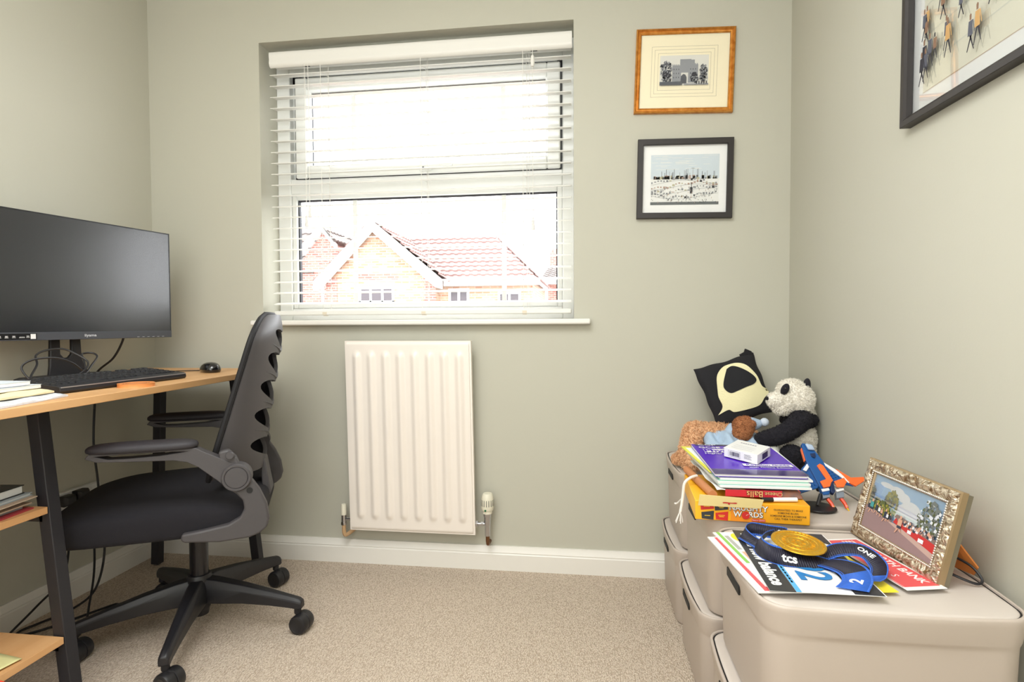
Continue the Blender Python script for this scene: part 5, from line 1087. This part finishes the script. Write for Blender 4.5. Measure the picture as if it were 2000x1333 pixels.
phm = [M_('photo_sky', (150, 186, 222)), M_('photo_cloud', (226, 230, 236)), M_('photo_tree', (150, 146, 62)), M_('photo_tree_dark', (92, 100, 58)), M_('photo_road', (146, 122, 122)), M_('photo_pave', (186, 160, 150)), M_('photo_red', (190, 48, 46)), M_('photo_skin', (206, 160, 136)), M_('photo_dark', (48, 56, 74)), M_('photo_teal', (70, 150, 150)), M_('photo_grey_tree', (120, 126, 122)), M_('photo_crowd', (128, 110, 104))]
m1 = MB(); s = Sheet(m1, pq(.026, .026, .0), pux, puy, .00008); w1, h1 = PW - .052, PH - .052; rnd = random.Random(8)
s.rect(0, 0, w1, h1, 0)
for cx, cy, rx_, ry_ in ((.07, .092, .02, .008), (.09, .085, .018, .009), (.115, .062, .03, .022), (.095, .055, .02, .018), (.135, .055, .03, .018), (.04, .095, .02, .005)): s.disc(cx, cy, rx_, ry_, 1)
def blob(cx, cy, rx_, ry_, mis, n_):
    for k in range(n_):
        if k % 15 == 0: s.k += 1
        an = rnd.random() * 2 * PI; rr = math.sqrt(rnd.random()); u = cx + rx_ * rr * math.cos(an); v = cy + ry_ * rr * math.sin(an); z = .0018 + .0022 * rnd.random()
        if not (z < u < w1 - z and z < v < h1 - z): continue
        s.same([(u - z, v - z * .7), (u + z * .6, v - z), (u + z, v + z * .5), (u - z * .4, v + z)], rnd.choice(mis))
blob(.062, .062, .018, .030, (2, 2, 3), 170); blob(.028, .050, .018, .014, (2, 3), 90); blob(.006, .058, .008, .026, (3, 3), 50); blob(.165, .066, .026, .036, (10, 10, 3, 1), 190); blob(.045, .045, .022, .018, (2, 3), 100)
s.poly([(0, 0), (w1, 0), (w1, .012), (.10, .026), (.03, .040), (0, .044)], 4); s.poly([(.06, .034), (.10, .026), (w1, .008), (w1, .018), (.10, .034)], 5)
s.poly([(.085, .036), (w1, .018), (w1, .034), (.09, .046)], 6); s.poly([(.085, .046), (w1, .034), (w1, .042), (.09, .053)], 11)
blob(.14, .044, .05, .005, (7, 8, 11, 1), 70); s.rect(.126, .030, .136, .036, 1); s.rect(.155, .025, .168, .032, 1)
def runner(u, v, h, c_):
    s.k += 1; w_ = h * .16
    s.same([(u - w_, v + h * .45), (u + w_, v + h * .45), (u + w_, v + h * .8), (u - w_, v + h * .8)], c_); s.same([(u - w_, v + h * .3), (u + w_, v + h * .3), (u + w_, v + h * .45), (u - w_, v + h * .45)], 8)
    s.same([(u - w_ * .8, v + h * .3), (u - w_ * 1.6, v + .0), (u - w_ * 1.1, v), (u, v + h * .3)], 7); s.same([(u, v + h * .3), (u + w_ * 1.2, v + h * .12), (u + w_ * 1.6, v + h * .14), (u + w_ * .8, v + h * .3)], 7)
    s.same([(u - w_ * .45, v + h * .82), (u + w_ * .45, v + h * .82), (u + w_ * .45, v + h), (u - w_ * .45, v + h)], 7)
for u, v, h, c_ in ((.018, .030, .030, 9), (.010, .034, .018, 8), (.033, .034, .022, 8), (.042, .033, .020, 1), (.050, .032, .019, 7), (.062, .027, .026, 8), (.068, .030, .018, 1), (.076, .032, .016, 8), (.104, .020, .034, 7)): runner(u, v, h, c_)
m1.build('photograph', phm, pf, flat=True)
m1 = MB(); m1.loft([[pq(u, v, k) for u, v in ((.027, .027), (PW - .027, .027), (PW - .027, PH - .027), (.027, PH - .027))] for k in (.0025, .0035)]); m1.build('glass', glass_mat('picture_glass', gloss=.07), pf)
orb = mat('orange_backing_board', (208, 128, 60), .7)
m1 = MB(); m1.loft([[pq(u, v, k) for u, v in ((.01, .01), (PW - .01, .01), (PW - .01, PH - .01), (.01, PH - .01))] for k in (-.014, -.011)]); m1.build('backing_board', orb, pf)
m1 = MB(); ea = pq(.150, .085, -.013); ebb = Vector((2.352, -.945, BT + .003)); eb = Vector((2.352, -.985, BT + .003))
m1.loft([[Vector(p) + d_ for p in (pq(.195, .100, -.014), pq(.165, .100, -.014), (2.335, -.925, BT + .0045), (2.352, -.972, BT + .0045), (2.350, -.985, BT + .022))] for d_ in (Vector((0, 0, 0)), Vector((.002, .0005, .0015)))]); m1.build('easel_leg', orb, pf)
m1 = MB(); m1.tube([(2.325, -.965, .492), (2.340, -.985, .484), (2.345, -1.003, .470), (2.335, -1.008, BT + .005), (2.315, -1.0, BT + .010), (2.298, -.985, .475)], .0022, n=6); m1.ell((2.325, -.963, .492), (.003, .007, .004)); m1.build('ribbon_stay', black, pf)
# ------------------------------------------------------------------ race papers on the near box
ZP = BT + .0052
def sheet_thing(name, cat, label, quad, z, m_, draw=None, th=.0007, ax=None, ay=None, tilt=0):
    t = thing(name, label, cat, (*quad[0], z), 'race papers on the near storage box')
    m1 = MB(); m1.loft([[(x, y, z + h + (tilt * i_)) for i_, (x, y) in enumerate(quad)] for h in (0, th)]); p_ = m1.build('sheet', m_[0], t)
    if draw:
        m1 = MB(); s = Sheet(m1, (*quad[0], z + th + .0001), ax, ay, .00009); draw(s); m1.build('printing', m_, t, flat=True)
    return t
def P3(n, c): return mat(n, c, .35)
col = dict(w=P3('paper_white', (240, 240, 238)), r=P3('paper_red', (226, 84, 88)), g=P3('paper_green', (140, 196, 90)), y=P3('paper_yellow', (246, 226, 50)), gr=P3('paper_grey', (176, 176, 172)), sk=P3('paper_flesh', (236, 178, 150)), nv=P3('paper_navy', (44, 52, 90)), k=P3('bib_black', (52, 52, 54)), b=P3('bib_blue', (40, 126, 196)), lb=P3('bib_light_blue', (90, 176, 232)), pu=P3('paper_purple_blue', (50, 60, 160)))
pl_ = [col['w'], col['r'], col['g'], col['y'], col['gr'], col['sk'], col['nv']]
AX = Vector((.030, -.230, 0)).normalized(); AY = Vector((.230, .030, 0)).normalized()
q = Vector((1.935, -.852, 0))
def Q(o, u, v): p = Vector(o) + AX * u + AY * v; return (p.x, p.y)
def d1(s): s.rect(.004, .012, .232, .022, 1); s.rect(.004, .024, .232, .028, 4)
sheet_thing('race_programme', 'programme', 'white programme with a red stripe along its edge, lowest of the race papers', [Q(q, 0, 0), Q(q, .236, 0), Q(q, .236, .17), Q(q, 0, .17)], ZP, pl_, d1, .0022, AX, AY)
q2_ = Vector((1.950, -.838, 0)); AX2 = Vector((.032, -.230, 0)).normalized(); AY2 = Vector((.230, .032, 0)).normalized()
def Q2(o, u, v): p = Vector(o) + AX2 * u + AY2 * v; return (p.x, p.y)
def d2(s): s.rect(.0, .006, .150, .013, 2); s.rect(.02, .016, .09, .024, 4); s.disc(.03, .040, .022, .012, 3); [s.srect(.018 + k * .006, .038, .022 + k * .006, .042, 6) for k in range(4)]; s.rect(.10, .018, .148, .060, 5); s.rect(.145, .018, .185, .060, 6); s.rect(.185, .022, .205, .060, 4); s.rect(.205, .010, .225, .014, 1); s.rect(.208, .018, .228, .060, 3)
sheet_thing('race_magazine', 'magazine', 'magazine with green edge and yellow badge between the programme and the race bib', [Q2(q2_, -.005, 0), Q2(q2_, .232, 0), Q2(q2_, .232, .16), Q2(q2_, -.005, .16)], ZP + .003, pl_, d2, .002, AX2, AY2)
# red leaflet
AX3 = Vector((.042, -.195, 0)).normalized(); AY3 = Vector((.195, .042, 0)).normalized(); q3 = Vector((2.160, -.840, 0))
def Q3(u, v): p = q3 + AX3 * u + AY3 * v; return (p.x, p.y)
lf = [col['w'], col['r'], col['y']]
def d3(s):
    s.rect(.006, .004, .205, .066, 1); s.text('NORTH BANK', .125, .050, .0215, 0, bold=.02); s.text('N   E   W   S', .12, .020, .018, 0)
    for k in range(26): u = .012 + (k % 7) * .0042; v = .030 + (k // 7) * .0065; s.srect(u, v, u + .0026 + .001 * (k % 3), v + .0042, 0)
    s.rect(.006, .001, .205, .0025, 1)
sheet_thing('leaflet', 'leaflet', 'red North Bank News leaflet beside the photo frame', [Q3(0, 0), Q3(.215, 0), Q3(.215, .070), Q3(0, .070)], ZP + .0012, lf, d3, .0008, AX3, AY3)
sheet_thing('card', 'card', 'yellow and white card between the race bib and the red leaflet', [(2.13, -.90), (2.150, -1.062), (2.190, -1.056), (2.17, -.90)], ZP + .0002, [col['y']], None, .0008)
# race bib
AX4 = Vector((-.017, -.281, 0)).normalized(); AY4 = Vector((.281, -.017, 0)).normalized(); AX4 = Vector((-.008, -.266, 0)).normalized(); AY4 = Vector((.266, -.008, 0)).normalized(); q4 = Vector((1.990, -.822, 0))
def Q4(u, v): p = q4 + AX4 * u + AY4 * v; return (p.x, p.y)
bm_ = [col['w'], col['k'], col['b'], col['lb'], col['pu'], col['w']]
def d4(s):
    s.rect(0, 0, .268, .040, 1); s.rect(.0, .128, .262, .172, 1)
    s.text('new balance', .172, .020, .030, 5, bold=.04, sx=1.0)
    for k in range(5): s.poly([(.018 + k * .006, .012 + k * .0045), (.050 + k * .002, .012 + k * .0045), (.050 + k * .002, .0142 + k * .0045), (.018 + k * .006, .0142 + k * .0045)], 5)
    s.poly([(.050, .010), (.058, .010), (.080, .034), (.072, .034)], 5); s.poly([(.062, .010), (.086, .010), (.092, .020), (.084, .034), (.062, .034), (.058, .030), (.080, .030), (.084, .022), (.070, .022), (.068, .019), (.084, .018), (.080, .014), (.060, .014)], 5)
    s.rect(.118, .040, .268, .048, 3); [s.srect(.15 + k * .011, .0425, .158 + k * .011, .0455, 5) for k in range(8)]
    s.text('92', .185, .086, .075, 2, bold=.02); s.text('tcs', .085, .150, .060, 5, bold=.03); s.text('y', .235, .150, .02, 5)
    for k in range(5): s.srect(.022 + k * .024, .1285, .034 + k * .024, .134, 0 if k % 2 else 4)
sheet_thing('race_bib', 'race bib', 'white race bib with black bands and a blue number, under the medal', [Q4(0, 0), Q4(.268, 0), Q4(.262, .174), Q4(.004, .174)], ZP + .0068, bm_, d4, .0006, AX4, AY4)
# medal with ribbon
md = thing('medal', 'gold race medal on a navy and blue ribbon lying on the race bib', 'medal', (2.07, -.95, ZP + .008))
goldm = mat('gold_medal', (226, 176, 52), .34, .75, bump=(160, .5, .002))
mc = Vector((2.075, -.948, ZP + .034)); mn = Vector((.05, -.10, 1)).normalized()
m1 = MB(); m1.lathe([(.001, -.0018), (.044, -.0018), (.0462, 0), (.0455, .0016), (.041, .0022), (.0405, .0012), (.033, .0012), (.0325, .0020), (.0315, .0020), (.031, .0012), (.018, .0012), (.0175, .0020), (.0165, .0020), (.016, .0012), (.001, .0012)], mc, mn, n=48); dsk = m1.build('medal_disc', goldm, md, ang=30)
m1 = MB()
for k in range(40): a = 2 * PI * k / 40; m1.ell(mc + Matrix.Rotation(0, 3, 'X') @ Vector((.0405 * math.cos(a), .0405 * math.sin(a), .0018 - .0405 * (math.cos(a) * mn.x + math.sin(a) * mn.y) / mn.z)), .0014, nu=6, nv=4)
ux_ = (Vector((math.cos(-.5), math.sin(-.5), 0)) - mn * mn.dot(Vector((math.cos(-.5), math.sin(-.5), 0)))).normalized(); uy_ = mn.cross(ux_)
for r0, nb in ((.0245, 22), (.009, 7)):
    for k in range(nb):
        a = 2 * PI * k / nb; er = ux_ * math.cos(a) + uy_ * math.sin(a); et = mn.cross(er); c_ = mc + er * r0 + mn * .0017; m1.bar(c_ - er * .003, c_ + er * .003, .0022 + .001 * (k % 3), .0012, up=mn)
m1.build('medal_relief', goldm, dsk)
navy = mat('ribbon_navy', (36, 34, 52), .5); rblue = mat('ribbon_blue', (46, 104, 210), .4)
def ribbon(name, pts, dirs, w_, label_txt=(), par=md, n_=10, blue=9e9):
    P = catmull([Vector(p) for p in pts], n_); Dd = catmull([Vector(p) for p in dirs], n_); Dd = [d.normalized() for d in Dd]
    m1 = MB(); N = len(P)
    for (a, b, mi) in ((-.5, -.42, 1), (-.42, -.38, 0), (-.38, -.35, 1), (-.35, .42, 0), (.42, .5, 1)):
        for i in range(N - 1): m1.add([P[j] + Dd[j] * w_ * k for j in (i, i + 1) for k in (a, b)], [(0, 1, 3, 2)], 1 if i > blue else mi)
    o = m1.build(name, [navy, rblue], par, solid=.0009)
    for txt, i, sz, side in label_txt:
        t_ = (P[min(i + 1, N - 1)] - P[i - 1]).normalized(); nrm = t_.cross(Dd[i]).normalized()
        flip = 1 if nrm.dot(Vector((-.35, -.85, .4))) > 0 else -1
        m2 = MB(); ux_ = t_ * side; uy_ = (nrm * flip).cross(ux_); s = Sheet(m2, P[i] + nrm * flip * .0009, ux_, uy_, .0002); s.text(txt, 0, 0, sz, 0, bold=.03); m2.build('ribbon_lettering', wht, o, flat=True)
    return o
Z = ZP + .007
up = (0, .10, .99)
# far loop standing on its edge, then a strip sweeping forward-left and under the medal
ribbon('ribbon', [(2.065, -.900, Z + .012), (2.085, -.868, Z + .012), (2.055, -.855, Z + .012), (2.022, -.845, Z + .013), (2.000, -.865, Z + .012), (2.002, -.885, Z + .010), (2.020, -.925, Z + .008)], [(0, .3, 1), (-.2, .3, 1), (0, .5, 1), (.2, .4, 1), (.6, .2, .9), (1, 0, .5), (1, .2, .3)], .025, ((('tcs'), 14, .016, 1),))
ribbon('ribbon', [(2.045, -.872, Z + .010), (2.020, -.905, Z + .014), (2.008, -.945, Z + .014), (2.020, -.978, Z + .014), (2.055, -.985, Z + .010), (2.095, -.985, Z + .006), (2.125, -.990, Z + .004)], [(.8, .2, .7), (.7, .1, .8), (.3, .2, .9), (0, .5, .85), (0, .75, .65), (0, .9, .4), (.1, 1, .1)], .038, (('tcs', 38, .022, 1),))
ribbon('ribbon', [(2.10, -.970, Z + .004), (2.12, -.995, Z + .010), (2.132, -1.025, Z + .013), (2.128, -1.055, Z + .010), (2.110, -1.078, Z + .004)], [(1, .35, .1), (1, .2, .25), (1, .0, .3), (1, -.2, .2), (1, -.3, 0)], .046, (('2', 32, .026, -1),), blue=22)
ribbon('ribbon', [(2.110, -.955, Z + .006), (2.140, -.955, Z + .020), (2.172, -.972, Z + .026), (2.185, -1.000, Z + .014), (2.172, -1.025, Z + .004), (2.150, -1.045, Z + .005)], [(.2, 1, .2), (.1, 1, .3), (.5, .8, .3), (1, .4, .2), (1, .2, 0), (1, .0, 0)], .036, (('ONE', 22, .014, 1),), blue=38)
